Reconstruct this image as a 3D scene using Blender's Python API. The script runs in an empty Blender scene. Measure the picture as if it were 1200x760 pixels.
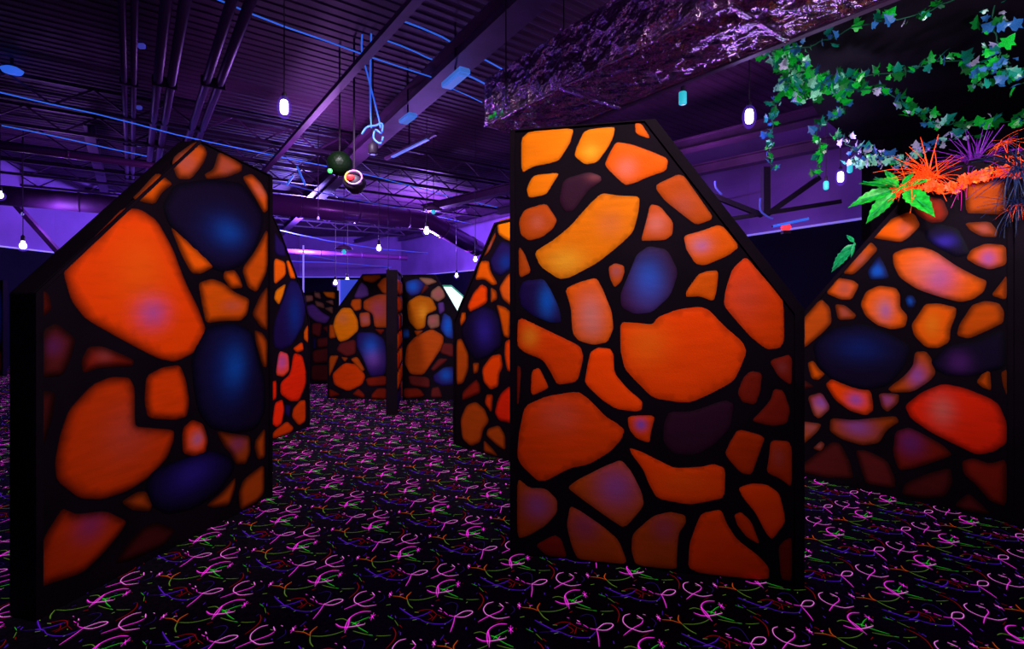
import bpy, bmesh, math, random
import numpy as np
from mathutils import Vector, Matrix, noise
from mathutils.geometry import delaunay_2d_cdt
random.seed(7)
S = bpy.context.scene
COL = S.collection

# ------------------------------------------------------------------ camera
F, CX, HY, EH = 600.0, 600.0, 355.0, 1.45        # focal length in px, principal column, horizon row, eye height
cd = bpy.data.cameras.new('camera'); cam = bpy.data.objects.new('camera', cd); COL.objects.link(cam)
cam.location = (0, 0, EH); cam.rotation_euler = (math.pi/2, 0, 0)
cd.sensor_fit = 'HORIZONTAL'; cd.sensor_width = 36; cd.lens = 18.0
cd.shift_y = -25/1200; cd.clip_start = 0.05; cd.clip_end = 200
S.camera = cam
# ------------------------------------------------------------------ world, exposure
w = bpy.data.worlds.new('world'); S.world = w; w.use_nodes = True
w.node_tree.nodes['Background'].inputs[0].default_value = (0.02, 0.01, 0.05, 1)
w.node_tree.nodes['Background'].inputs[1].default_value = 1.0
S.view_settings.view_transform = 'Standard'; S.view_settings.look = 'None'
S.view_settings.exposure = 0.0; S.view_settings.gamma = 1; S.view_settings.use_curve_mapping = False

# ------------------------------------------------------------------ unseen lamps: black lights far back, the rest added for brightness
def lamp(kind, loc, energy, color, size=0.3, target=None, angle=90, blend=0.8):
    l = bpy.data.lights.new('flood_lamp', kind); l.energy = energy; l.color = color
    o = bpy.data.objects.new('flood_lamp', l); COL.objects.link(o); o.location = loc
    if kind == 'AREA': l.size = size
    elif kind == 'SPOT':
        l.spot_size = math.radians(angle); l.spot_blend = blend; l.shadow_soft_size = size
    else: l.shadow_soft_size = size
    if target:
        o.rotation_euler = (Vector(target)-Vector(loc)).to_track_quat('-Z', 'Y').to_euler()
    return o
W = (1, .87, .80)
lamp('SPOT', (0.6, 0.9, 3.8), 390, W, .15, (0.75, 2.9, 2.2), 60, 1)                  # on the middle panel
lamp('SPOT', (0.3, 1.7, 3.75), 350, W, .15, (-1.95, 3.2, 1.75), 66, 1)                # on the left panel
lamp('SPOT', (1.7, 1.3, 3.1), 270, W, .15, (3.0, 3.9, 1.75), 64, 1)                   # on the right panel
lamp('SPOT', (-1.2, 3.2, 3.9), 380, W, .15, (-0.3, 5.2, 1.3), 76, 1)                  # on the panel in the gap
lamp('SPOT', (-0.7, 4.2, 3.8), 290, W, .15, (-2.5, 5.6, 1.2), 76, 1)                  # on the side panel
lamp('SPOT', (-1.8, 5.0, 3.9), 360, (.95, .85, 1), .15, (-1.8, 8.0, 1.2), 80, 1)      # on the far panels
lamp('SPOT', (2.6, 2.0, 2.3), 130, (.95, .95, 1), .3, (3.0, 3.8, 2.9), 100, 1)         # on the foliage
lamp('POINT', (-6.5, 16, 3.3), 1450, (.27, .18, 1), .3)                               # black lights far back
lamp('POINT', (-2.5, 15.5, 3.3), 1200, (.38, .17, 1), .3)
lamp('POINT', (-9.3, 10.5, 3.2), 60, (.4, .15, 1), .3)
lamp('POINT', (2.6, 7.4, 3.3), 38, (.7, .25, 1), .3)
lamp('POINT', (-3.2, 8.8, 3.4), 110, (.6, .22, 1), .3)
lamp('POINT', (-1.0, 1.0, 3.2), 11, (.75, .3, .9), .3)
lamp('POINT', (3.0, 5.0, 2.75), 24, (.62, .45, 1), .12)                               # added only to make glints on the foil
lamp('POINT', (1.2, -0.6, 2.7), 24, (.62, .42, 1), .12)  # added behind the camera, for foil glints too

# ------------------------------------------------------------------ helpers
def px_floor(x, y):
    t = F*EH/(y-HY); return Vector((t*(x-CX)/F, t, 0))
def px_h(x, y, z):                                # the point of height z seen at that pixel
    t = F*(z-EH)/(HY-y); return Vector((t*(x-CX)/F, t, z))
def px_d(x, y, Y):                                # the point at depth Y
    return Vector((Y*(x-CX)/F, Y, EH+Y*(HY-y)/F))
D1 = Vector((-.596, .803, 0)); D2 = Vector((.803, .596, 0))   # the building's own axes

def srgb(r, g, b):
    f = lambda c: (c/255/12.92) if c <= 10 else ((c/255+.055)/1.055)**2.4
    return (f(r), f(g), f(b))
def mat(name, col, rough=.6, metal=0, em=None, es=0, nscale=0, namt=.3, bump=0, bscale=60, spec=.3):
    m = bpy.data.materials.new(name); m.use_nodes = True; nt = m.node_tree; b = nt.nodes['Principled BSDF']
    b.inputs['Base Color'].default_value = (*col, 1); b.inputs['Roughness'].default_value = rough
    b.inputs['Metallic'].default_value = metal; b.inputs['Specular IOR Level'].default_value = spec
    if em: b.inputs['Emission Color'].default_value = (*em, 1); b.inputs['Emission Strength'].default_value = es
    tc = nt.nodes.new('ShaderNodeTexCoord')
    if nscale:
        n = nt.nodes.new('ShaderNodeTexNoise'); n.inputs['Scale'].default_value = nscale; n.inputs['Detail'].default_value = 5
        nt.links.new(tc.outputs['Object'], n.inputs['Vector'])
        mp = nt.nodes.new('ShaderNodeMapRange'); mp.inputs['To Min'].default_value = 1-namt; mp.inputs['To Max'].default_value = 1+namt
        mp.inputs['From Min'].default_value = .3; mp.inputs['From Max'].default_value = .7
        nt.links.new(n.outputs['Fac'], mp.inputs['Value'])
        mx = nt.nodes.new('ShaderNodeVectorMath'); mx.operation = 'SCALE'; mx.inputs[0].default_value = col
        nt.links.new(mp.outputs[0], mx.inputs['Scale']); nt.links.new(mx.outputs[0], b.inputs['Base Color'])
    if bump:
        n2 = nt.nodes.new('ShaderNodeTexNoise'); n2.inputs['Scale'].default_value = bscale; n2.inputs['Detail'].default_value = 3
        nt.links.new(tc.outputs['Object'], n2.inputs['Vector'])
        bp = nt.nodes.new('ShaderNodeBump'); bp.inputs['Strength'].default_value = bump; bp.inputs['Distance'].default_value = .02
        nt.links.new(n2.outputs['Fac'], bp.inputs['Height']); nt.links.new(bp.outputs[0], b.inputs['Normal'])
    return m
M = {}
M['black'] = mat('black_paint', (.0055, .0022, .007), .7, nscale=3, spec=.05)
M['trim'] = mat('black_trim', (.006, .0025, .008), .7, nscale=5, spec=.05)
M['carpet'] = mat('carpet_black', (.008, .005, .014), .95, nscale=40, namt=.6, bump=.5, bscale=300, spec=.05)
M['deck'] = mat('purple_deck', (.060, .022, .062), .6, nscale=1.2, namt=.4)  # violet light on the roof is put into this base colour
M['wallp'] = mat('purple_upper_wall', (.27, .13, .42), .8, nscale=.8, namt=.2)
M['walld'] = mat('dark_lower_wall', (.005, .004, .012), .8, nscale=1, spec=.05)
M['beam'] = mat('purple_painted_steel', (.085, .032, .105), .5, nscale=3, spec=.35)  # purple light on the steel is put into its base colour
M['pipe'] = mat('purple_glossy_pipe', (.20, .05, .22), .28, .3, spec=.6)
M['conduit'] = mat('dim_purple_pipe', (.07, .03, .11), .4, .2, spec=.4)
M['dark_steel'] = mat('dark_steel', (.03, .015, .04), .5)
M['string'] = mat('blue_fluorescent_cord', (.1, .25, .8), .5, em=(.03, .15, .95), es=.7)
M['string2'] = mat('dim_blue_cord', (.1, .15, .6), .5, em=(.10, .10, .9), es=.3)
M['bulb'] = mat('violet_bulb', (.8, .8, 1), .3, em=(.75, .62, 1), es=9)
fm = bpy.data.materials.new('frosted_violet_glass'); fm.use_nodes = True; _n = fm.node_tree  # thin violet emission imitating bloom, not a glass part
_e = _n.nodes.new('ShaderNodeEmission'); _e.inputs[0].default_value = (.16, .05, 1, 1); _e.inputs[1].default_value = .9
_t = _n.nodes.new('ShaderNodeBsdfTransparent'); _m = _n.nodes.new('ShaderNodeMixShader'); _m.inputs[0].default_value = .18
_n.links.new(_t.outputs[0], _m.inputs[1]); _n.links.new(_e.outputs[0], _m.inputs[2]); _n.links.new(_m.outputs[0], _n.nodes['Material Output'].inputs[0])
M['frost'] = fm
M['cyan'] = mat('cyan_lamp', (.1, .7, .7), .3, em=(.02, .5, .6), es=.8)
M['redlamp'] = mat('red_lamp', (.9, .1, .1), .3, em=(1, .03, .05), es=1.3)
M['white_tube'] = mat('pale_tube', (.5, .5, .9), .4, em=(.25, .2, .9), es=.5)
M['bluebox'] = mat('bluish_white_plastic', (.3, .5, .95), .4, em=(.05, .22, .8), es=.5)
M['signwhite'] = mat('sign_face', (.8, .95, .9), .4, em=(.65, .95, .8), es=1.0)
M['signgreen'] = mat('sign_rim_green', (.05, .4, .2), .4, em=(.02, .25, .1), es=.3)
M['glow_blue'] = mat('blue_glow_strip', (.1, .2, .8), .4, em=(.03, .10, .8), es=.3)

def link(name, me, m=None, parent=None, loc=None):
    o = bpy.data.objects.new(name, me); COL.objects.link(o)
    if m is not None: me.materials.append(m)
    if parent is not None: o.parent = parent
    if loc is not None: o.location = loc
    return o
def obj(name, bm, m, parent=None, smooth=False, loc=None):
    me = bpy.data.meshes.new(name); bm.to_mesh(me); bm.free()
    if smooth:
        for p in me.polygons: p.use_smooth = True
    return link(name, me, m, parent, loc)
def tag(o, label=None, cat=None, group=None, kind=None):
    if label: o['label'] = label
    if cat: o['category'] = cat
    if group: o['group'] = group
    if kind: o['kind'] = kind
    return o
def thing(name, label, cat, loc=(0, 0, 0), rz=0, group=None):
    o = bpy.data.objects.new(name, None); COL.objects.link(o); o.location = loc; o.rotation_euler = (0, 0, rz)
    return tag(o, label, cat, group)
def add_prism(bm, pts, y0, y1, axis='y'):         # polygon in (s,h) extruded along local y
    f = (lambda p, y: (p[0], y, p[1])) if axis == 'y' else (lambda p, y: (p[0], p[1], y))
    a = [bm.verts.new(f(p, y0)) for p in pts]; b = [bm.verts.new(f(p, y1)) for p in pts]
    n = len(pts); bm.faces.new(a); bm.faces.new(b[::-1])
    for i in range(n): bm.faces.new((a[i], a[(i+1) % n], b[(i+1) % n], b[i]))
    bmesh.ops.recalc_face_normals(bm, faces=bm.faces[:])
def add_box(bm, c, d, rot=None):
    r = bmesh.ops.create_cube(bm, size=1)
    mt = Matrix.Translation(c) @ (rot.to_4x4() if rot else Matrix()) @ Matrix.Diagonal((*d, 1))
    bmesh.ops.transform(bm, matrix=mt, verts=r['verts']); return r['verts']
def add_beam(bm, p0, p1, wd, ht):                 # box between two points
    p0, p1 = Vector(p0), Vector(p1); d = p1-p0
    q = d.to_track_quat('X', 'Z').to_matrix()
    add_box(bm, (p0+p1)/2, (d.length, wd, ht), q)
def add_tube(bm, pts, r, n=8, caps=True):
    pts = [Vector(p) for p in pts]; rings = []
    for i, p in enumerate(pts):
        t = (pts[min(i+1, len(pts)-1)]-pts[max(i-1, 0)]).normalized()
        up = Vector((0, 0, 1)) if abs(t.z) < .9 else Vector((1, 0, 0))
        a = t.cross(up).normalized(); b = t.cross(a)
        rr = r[i] if isinstance(r, (list, tuple)) else r
        rings.append([bm.verts.new(p+rr*(math.cos(k*2*math.pi/n)*a+math.sin(k*2*math.pi/n)*b)) for k in range(n)])
    for i in range(len(rings)-1):
        for k in range(n): bm.faces.new((rings[i][k], rings[i][(k+1) % n], rings[i+1][(k+1) % n], rings[i+1][k]))
    if caps: bm.faces.new(rings[0][::-1]); bm.faces.new(rings[-1])
def add_lathe(bm, prof, c=(0, 0, 0), n=16):
    c = Vector(c); rings = [[bm.verts.new(c+Vector((r*math.cos(k*2*math.pi/n), r*math.sin(k*2*math.pi/n), z))) for k in range(n)] for r, z in prof]
    for i in range(len(rings)-1):
        for k in range(n): bm.faces.new((rings[i][k], rings[i][(k+1) % n], rings[i+1][(k+1) % n], rings[i+1][k]))
    bm.faces.new(rings[0][::-1]); bm.faces.new(rings[-1])
def catmull(pts, k=4):
    out = []
    n = len(pts)
    for i in range(n-1):
        p0, p1, p2, p3 = pts[max(i-1, 0)], pts[i], pts[i+1], pts[min(i+2, n-1)]
        for j in range(k):
            t = j/k
            out.append(tuple(.5*((2*b)+(-a+c)*t+(2*a-5*b+4*c-d)*t*t+(-a+3*b-3*c+d)*t**3) for a, b, c, d in zip(p0, p1, p2, p3)))
    out.append(tuple(pts[-1])); return out

# ------------------------------------------------------------------ setting: floor, walls, ceiling
HC = 4.7
bm = bmesh.new(); add_prism(bm, [(-12.5, -4), (9.5, -4), (9.5, 27), (-12.5, 27)], -.1, 0, 'z')
floor = obj('floor', bm, M['carpet']); tag(floor, kind='structure')

WALL = {'left': [(-11.0, -3.5), (-11.45, 9), (-11.6, 13), (-10.4, 25)],
        'back': [(-10.4, 25), (-5.4, 25)],
        'right': [(-5.4, 25), (-1.3, 19.7), (4.5, 9.74), (5.3, 7.9), (7.0, 3.5), (8.2, -3.5)],
        'front': [(8.2, -3.5), (-11.0, -3.5)]}
ntrim = 0
for side, pl in WALL.items():
    bm = bmesh.new(); caps = bmesh.new()
    nf = 0
    for (x0, y0), (x1, y1) in zip(pl, pl[1:]):
        a, b = Vector((x0, y0, 0)), Vector((x1, y1, 0)); d = (b-a).normalized(); nrm = Vector((d.y, -d.x, 0))
        if side in ('back', 'left', 'right', 'front'): pass
        ctr = Vector((-2, 8, 0))
        if (ctr-a).dot(nrm) < 0: nrm = -nrm
        add_beam(bm, a+nrm*.06+Vector((0, 0, 1.35)), b+nrm*.06+Vector((0, 0, 1.35)), .12, 2.7)
        n1 = len(bm.faces)
        add_beam(bm, a-nrm*.06+Vector((0, 0, HC/2)), b-nrm*.06+Vector((0, 0, HC/2)), .10, HC)
        bm.faces.ensure_lookup_table()
        for f in bm.faces[n1:]: f.material_index = 1
        add_beam(caps, a+nrm*.08+Vector((0, 0, 2.715)), b+nrm*.08+Vector((0, 0, 2.715)), .18, .03)
    o = obj('wall_'+side, bm, M['walld']); o.data.materials.append(M['wallp']); tag(o, kind='structure')
    ntrim += 1
    tag(obj('trim_%d' % ntrim, caps, M['white_tube']), kind='structure')
# faint paler band on the dark right wall
# corrugated deck: ribs run along D2
prof = []; bm = bmesh.new(); u = -16.0; k = 0
while u < 26:
    for du, z in ((0, 0), (.02, .012), (.09, .012), (.11, 0)): prof.append((u+du, HC+z))
    u += .16
va, vb = [], []
for u, z in prof:
    p = D1*u
    va.append(bm.verts.new((p+D2*-14)[:2]+(z,))); vb.append(bm.verts.new((p+D2*26)[:2]+(z,)))
for i in range(len(prof)-1): bm.faces.new((va[i], va[i+1], vb[i+1], vb[i]))
tag(obj('ceiling', bm, M['deck']), kind='structure')

# ------------------------------------------------------------------ carpet print: luminous yarn strokes with painted halos, 18 inch repeat
Z8 = lambda x, y: px_floor(500+x/6, 640+y/6)
PINK, MAG, GRN, OLV, ORG, RED, PUR, BLU = range(8)
strokes = [
 (MAG, 7.5, [(430,692),(424,640),(432,600),(460,570),(510,550),(565,550)]),
 (OLV, 5, [(330,615),(380,605),(430,625)]),
 (MAG, 9, [(345,645),(390,668),(440,672)]), (PINK, 7, [(440,672),(500,662),(560,648)]),
 (MAG, 9, [(430,600),(442,655),(440,690)]), (MAG, 5, [(440,690),(440,715)]),
 (MAG, 7, [(575,574),(608,606)]), (MAG, 7, [(608,574),(575,604)]), (MAG, 6, [(590,560),(592,618)]),
 (GRN, 10, [(450,632),(482,642),(505,652)]), (GRN, 6, [(482,642),(530,612),(575,592)]),
 (GRN, 6, [(482,642),(540,680),(610,712)]), (GRN, 9, [(470,655),(490,630)]),
 (OLV, 4.5, [(640,150),(700,162),(740,168)]), (GRN, 6, [(740,168),(765,171)]), (OLV, 3.5, [(785,172),(820,173),(868,170)]),
 (MAG, 6, [(540,435),(515,460),(440,492),(362,535)]),
 (PINK, 5, [(470,395),(425,408),(400,445),(415,478),(440,492),(500,512),(582,500)]),
 (PINK, 9, [(512,405),(540,430)]), (PINK, 5, [(555,398),(572,402)]),
 (PINK, 5.5, [(740,270),(790,240),(838,238),(842,252),(800,272),(740,270)]),
 (MAG, 6, [(740,262),(742,310),(735,358)]), (PINK, 8, [(632,220),(648,230)]), (MAG, 6, [(665,243),(692,260)]),
 (MAG, 7, [(700,262),(740,270)]),
 (BLU, 4, [(655,200),(700,188),(738,202),(742,255)]),
 (PINK, 9, [(640,410),(662,430)]), (MAG, 6, [(662,408),(640,430)]), (MAG, 5, [(650,398),(652,444)]),
 (ORG, 5.5, [(670,432),(735,438),(790,458)]), (ORG, 7, [(790,458),(778,435),(796,402)]),
 (OLV, 6, [(790,458),(820,498),(860,525)]), (OLV, 4, [(800,460),(870,462),(940,450),(1000,425)]),
 (PUR, 4, [(685,402),(700,372)]),
 (PUR, 8, [(760,520),(830,560),(900,595)]), (PUR, 6, [(900,595),(960,575),(1000,548)]),
 (PUR, 11, [(870,600),(900,598),(945,606)]), (PUR, 5, [(945,606),(1000,630),(1080,644),(1150,640),(1190,600)]),
 (BLU, 4.5, [(790,606),(900,602)]),
 (RED, 6, [(890,556),(950,536),(1000,540),(1055,572)]), (RED, 8, [(1055,572),(1040,620)]), (RED, 5, [(1055,572),(1130,600)]),
 (GRN, 4.5, [(315,265),(355,282)]), (OLV, 4.5, [(368,290),(400,322)]),
 (RED, 6, [(368,330),(395,360),(395,400),(360,450)]),
 (BLU, 3.5, [(590,480),(620,450),(600,420)]), (RED, 4, [(480,545),(540,520)]), (RED, 5, [(10,470),(40,500),(10,520)]),
]
cols = [srgb(255,130,240), srgb(240,55,225), srgb(45,190,45), srgb(105,150,50), srgb(215,90,25), srgb(120,10,22), srgb(85,25,190), srgb(48,22,110)]
cols += [tuple(v*.085 for v in c) for c in cols]
E1 = -D1*.457; E2 = D2*.457
V, FC, MI = [], [], []
def quadstrip(p, wd):
    p = np.array(p); t = np.gradient(p, axis=0); t /= (np.linalg.norm(t, axis=1, keepdims=True)+1e-9)
    nrm = np.stack([-t[:, 1], t[:, 0]], 1); m = len(p)
    taper = np.minimum(1, .45+np.minimum(np.arange(m), np.arange(m)[::-1])*.35)[:, None]
    return p-nrm*wd*taper/2, p+nrm*wd*taper/2
glow = [(ci+8, wd*2.6, pl) for ci, wd, pl in strokes]  # wide dim strips that imitate the soft halo of each stroke
for ci, wd, pl in glow+strokes:
    wk = .00058
    wpl = [Z8(*q)[:2] for q in pl]
    pts = catmull(wpl, 3) if len(pl) > 2 else [wpl[0], tuple((Vector(wpl[0])+Vector(wpl[1]))/2), wpl[1]]
    a, b = quadstrip(pts, wd*wk); base = len(V); m = len(pts)
    V += [tuple(x) for x in a]+[tuple(x) for x in b]
    for i in range(m-1): FC.append((base+i, base+i+1, base+m+i+1, base+m+i)); MI.append(ci)
rd = random.Random(3)
for i in range(32):                                 # flecks of yarn
    c = E1*rd.random()+E2*rd.random()+Vector((.2, 2.4, 0)); a = rd.random()*3.14; L = .003+.008*rd.random(); q = Vector((math.cos(a), math.sin(a), 0)); r = Vector((-q.y, q.x, 0))*.0016
    base = len(V); V += [tuple((c-q*L+r)[:2]), tuple((c+q*L+r)[:2]), tuple((c+q*L-r)[:2]), tuple((c-q*L-r)[:2])]
    FC.append((base, base+1, base+2, base+3)); MI.append(rd.choice([MAG, MAG, PUR, RED, OLV, BLU]))
V = np.array(V); FC = np.array(FC); MI = np.array(MI)
zs = .0012+.00005*MI                                # crossing strokes never share one plane
allV, allF, allM = [], [], []; cnt = 0
vz = np.zeros(len(V))
for f, mi in zip(FC, MI): vz[f] = .0030+.0002*(7-mi) if mi < 8 else .0006+.0002*(15-mi)
for i in range(-60, 60):
    for j in range(-60, 60):
        o = E1*i+E2*j; cx, cy = o.x+.2, o.y+2.4
        if cy < .3 or cy > 12.5 or abs(cx) > cy*1.02+1.0 or cx < -11.2 or cx > 5: continue
        allV.append(np.column_stack([V[:, 0]+o.x, V[:, 1]+o.y, vz])); allF.append(FC+cnt*len(V)); allM.append(MI); cnt += 1
allV = np.concatenate(allV); allF = np.concatenate(allF); allM = np.concatenate(allM)
me = bpy.data.meshes.new('carpet_yarn')
me.vertices.add(len(allV)); me.vertices.foreach_set('co', allV.ravel().astype(np.float32))
me.loops.add(allF.size); me.loops.foreach_set('vertex_index', allF.ravel().astype(np.int32))
me.polygons.add(len(allF)); me.polygons.foreach_set('loop_start', (np.arange(len(allF))*4).astype(np.int32))
me.polygons.foreach_set('loop_total', np.full(len(allF), 4, np.int32))
for i, c in enumerate(cols):
    me.materials.append(mat('fluorescent_yarn_%s%s' % ('dim_' if i > 7 else '', 'pink magenta green olive orange red purple blue'.split()[i % 8]), c, .9, em=c, es=(.75, .7, .5, .45, .45, .6, .6, .5)[i % 8], spec=0))
me.polygons.foreach_set('material_index', allM.astype(np.int32)); me.update(calc_edges=True); me.validate()
yarn = bpy.data.objects.new('carpet_yarn', me); COL.objects.link(yarn); yarn.parent = floor; yarn['kind'] = 'stuff'

# ------------------------------------------------------------------ painted maze panels
def stone_mat(name, noise_amt=.09):
    m = bpy.data.materials.new(name); m.use_nodes = True; nt = m.node_tree; b = nt.nodes['Principled BSDF']
    b.inputs['Roughness'].default_value = .6; b.inputs['Specular IOR Level'].default_value = .07
    at = nt.nodes.new('ShaderNodeAttribute'); at.attribute_name = 'airbrush'
    tc = nt.nodes.new('ShaderNodeTexCoord')
    mpv = nt.nodes.new('ShaderNodeMapping'); mpv.inputs['Scale'].default_value = (2.2, 2.2, 11)
    n = nt.nodes.new('ShaderNodeTexNoise'); n.inputs['Scale'].default_value = 2.2; n.inputs['Detail'].default_value = 6
    nt.links.new(tc.outputs['Object'], mpv.inputs[0]); nt.links.new(mpv.outputs[0], n.inputs['Vector'])
    mp = nt.nodes.new('ShaderNodeMapRange'); mp.inputs['From Min'].default_value = .3; mp.inputs['From Max'].default_value = .7
    mp.inputs['To Min'].default_value = 1-noise_amt; mp.inputs['To Max'].default_value = 1+noise_amt
    nt.links.new(n.outputs['Fac'], mp.inputs['Value'])
    sc = nt.nodes.new('ShaderNodeVectorMath'); sc.operation = 'SCALE'
    nt.links.new(at.outputs['Color'], sc.inputs[0]); nt.links.new(mp.outputs[0], sc.inputs['Scale'])
    nt.links.new(sc.outputs[0], b.inputs['Base Color'])
    n2 = nt.nodes.new('ShaderNodeTexNoise'); n2.inputs['Scale'].default_value = 140; nt.links.new(tc.outputs['Object'], n2.inputs['Vector'])
    bp = nt.nodes.new('ShaderNodeBump'); bp.inputs['Strength'].default_value = .25; bp.inputs['Distance'].default_value = .004
    nt.links.new(n2.outputs['Fac'], bp.inputs['Height']); nt.links.new(bp.outputs[0], b.inputs['Normal'])
    return m
M['stone'] = stone_mat('airbrushed_stone')
PAL = {'Y': (255,130,2), 'O': (246,96,1), 'R': (242,68,0), 'X': (255,42,6), 'D': (168,64,8), 'd': (122,26,12), 'M': (95,26,28),
       'P': (52,18,44), 'B': (20,9,42), 'N': (30,13,78), 'T': (150,100,80), 'U': (88,50,130)}
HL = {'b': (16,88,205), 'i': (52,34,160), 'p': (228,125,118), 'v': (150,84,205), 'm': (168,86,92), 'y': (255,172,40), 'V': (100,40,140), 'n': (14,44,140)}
def dist_poly(p, poly):
    best = 1e9
    for a, b in zip(poly, poly[1:]+poly[:1]):
        dx, dy = b[0]-a[0], b[1]-a[1]; L = dx*dx+dy*dy+1e-12
        t = max(0, min(1, ((p[0]-a[0])*dx+(p[1]-a[1])*dy)/L))
        d = (p[0]-a[0]-t*dx)**2+(p[1]-a[1]-t*dy)**2
        if d < best: best = d
    return math.sqrt(best)
def inside(p, poly):
    c = False
    for a, b in zip(poly, poly[1:]+poly[:1]):
        if (a[1] > p[1]) != (b[1] > p[1]) and p[0] < (b[0]-a[0])*(p[1]-a[1])/(b[1]-a[1])+a[0]: c = not c
    return c
def chaikin(poly, it=2, q=.15):
    for _ in range(it):
        out = []
        for a, b in zip(poly, poly[1:]+poly[:1]):
            out.append((a[0]*(1-q)+b[0]*q, a[1]*(1-q)+b[1]*q)); out.append((a[0]*q+b[0]*(1-q), a[1]*q+b[1]*(1-q)))
        poly = out
    return poly
def stone_mesh(poly, col, hls, soft, relief, edge):
    poly = chaikin(poly)
    area = abs(sum(a[0]*b[1]-b[0]*a[1] for a, b in zip(poly, poly[1:]+poly[:1])))/2
    if area < 1e-5: return None
    sp = max(.012, math.sqrt(area)/13)
    x0, x1 = min(p[0] for p in poly), max(p[0] for p in poly); y0, y1 = min(p[1] for p in poly), max(p[1] for p in poly)
    pts = [Vector(p) for p in poly]; n = len(pts); r = 0; y = y0+sp/2
    while y < y1:
        x = x0+(sp/2 if r % 2 else 0)
        while x < x1:
            if inside((x, y), poly) and dist_poly((x, y), poly) > sp*.45: pts.append(Vector((x, y)))
            x += sp
        y += sp*.87; r += 1
    vs, es, fs, *_ = delaunay_2d_cdt(pts, [], [list(range(n))], 1, 1e-6)
    co, cc = [], []
    for v in vs:
        d = dist_poly(v, poly); k = min(1, d/soft); k = k*k*(3-2*k)
        kk = edge+(1-edge)*k
        c = [a*kk for a in col]
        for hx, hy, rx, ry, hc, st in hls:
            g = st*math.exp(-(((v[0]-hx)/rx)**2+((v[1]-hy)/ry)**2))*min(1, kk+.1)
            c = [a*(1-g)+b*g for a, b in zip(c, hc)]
        kd = min(1, d/.035); co.append((v[0], -.001-relief*(1-(1-kd)**2), v[1])); cc.append((*c, 1))
    me = bpy.data.meshes.new('stone'); me.from_pydata(co, [], [tuple(f)[::1] for f in fs])
    att = me.color_attributes.new('airbrush', 'FLOAT_COLOR', 'POINT')
    att.data.foreach_set('color', [x for c in cc for x in c])
    me.polygons.foreach_set('use_smooth', [True]*len(me.polygons)); me.update()
    return me
class Panel:
    def __init__(s, a, b, name, label, outline, stones, thick=.15, soft=.03, relief=.0045, edge=.35, trimw=.045, group='painted rock maze panels', gain=1.0, grow=1.0):
        A, B = px_floor(*a), px_floor(*b); s.A = A; s.D = (B-A).normalized(); s.N = Vector((-s.D.y, s.D.x, 0))
        rz = math.atan2(s.D.y, s.D.x)
        r = s.root = thing(name, label, 'maze panel', A, rz, group)
        ol = [s.uv(*p) for p in outline]
        ol = [(u, max(0.0, v)) for u, v in ol]
        for i, p in enumerate(outline):
            if p[1] > 440: ol[i] = (ol[i][0], 0.0)
        bm = bmesh.new(); add_prism(bm, ol, 0, thick); bmesh.ops.bevel(bm, geom=bm.edges[:], offset=.004, segments=1, affect='EDGES'); obj('board', bm, M['black'], r)
        # trims
        cxy = (sum(p[0] for p in ol)/len(ol), sum(p[1] for p in ol)/len(ol)); n = len(ol)
        tws = trimw if isinstance(trimw, (list, tuple)) else [trimw]*n
        def inset():
            lines = []
            for i in range(n):
                a1, b1 = Vector(ol[i]), Vector(ol[(i+1) % n]); e = (b1-a1).normalized(); nn = Vector((-e.y, e.x))
                if (Vector(cxy)-a1).dot(nn) < 0: nn = -nn
                lines.append((a1+nn*max(.002, tws[i] if max(a1.y, b1.y) > .01 else 0.0), e))
            out = []
            for i in range(n):
                (p, e), (q, g) = lines[i-1], lines[i]; den = e.x*g.y-e.y*g.x
                t_ = ((q.x-p.x)*g.y-(q.y-p.y)*g.x)/den if abs(den) > 1e-4 else 0
                out.append(p+e*t_)
            return out
        inn = inset()
        for i in range(n):
            a1, b1 = ol[i], ol[(i+1) % n]
            if a1[1] < .01 and b1[1] < .01: continue
            bm = bmesh.new(); add_prism(bm, [a1, b1, tuple(inn[(i+1) % n]), tuple(inn[i])], -.012, .0005); obj('edge_trim', bm, M['trim'], r)
        for st in stones:
            code, pl = st[0], st[1]; hl = st[2:] 
            loc = [s.uv(*p) for p in pl]
            mu, mv = sum(p[0] for p in loc)/len(loc), sum(p[1] for p in loc)/len(loc)
            loc = [(mu+(u-mu)*grow, max(.012, mv+(v-mv)*grow)) for u, v in loc]
            hls = []
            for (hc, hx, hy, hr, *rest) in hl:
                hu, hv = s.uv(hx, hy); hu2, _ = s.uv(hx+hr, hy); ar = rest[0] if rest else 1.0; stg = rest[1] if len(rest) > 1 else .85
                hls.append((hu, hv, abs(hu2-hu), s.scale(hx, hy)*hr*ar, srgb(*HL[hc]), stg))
            m = 1.0
            if len(code) > 1: m = float(code[1:])
            col = tuple(c*m*gain for c in srgb(*PAL[code[0]]))
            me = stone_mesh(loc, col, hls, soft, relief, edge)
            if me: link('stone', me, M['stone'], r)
    def hit(s, x, y):
        rx = (x-CX)/F; t = s.A.dot(s.N)/(rx*s.N.x+s.N.y); return Vector((t*rx, t, EH+t*(HY-y)/F))
    def uv(s, x, y):
        p = s.hit(x, y); q = p-s.A; return (q.x*s.D.x+q.y*s.D.y, p.z)
    def scale(s, x, y): return s.hit(x, y).y/F

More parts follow.
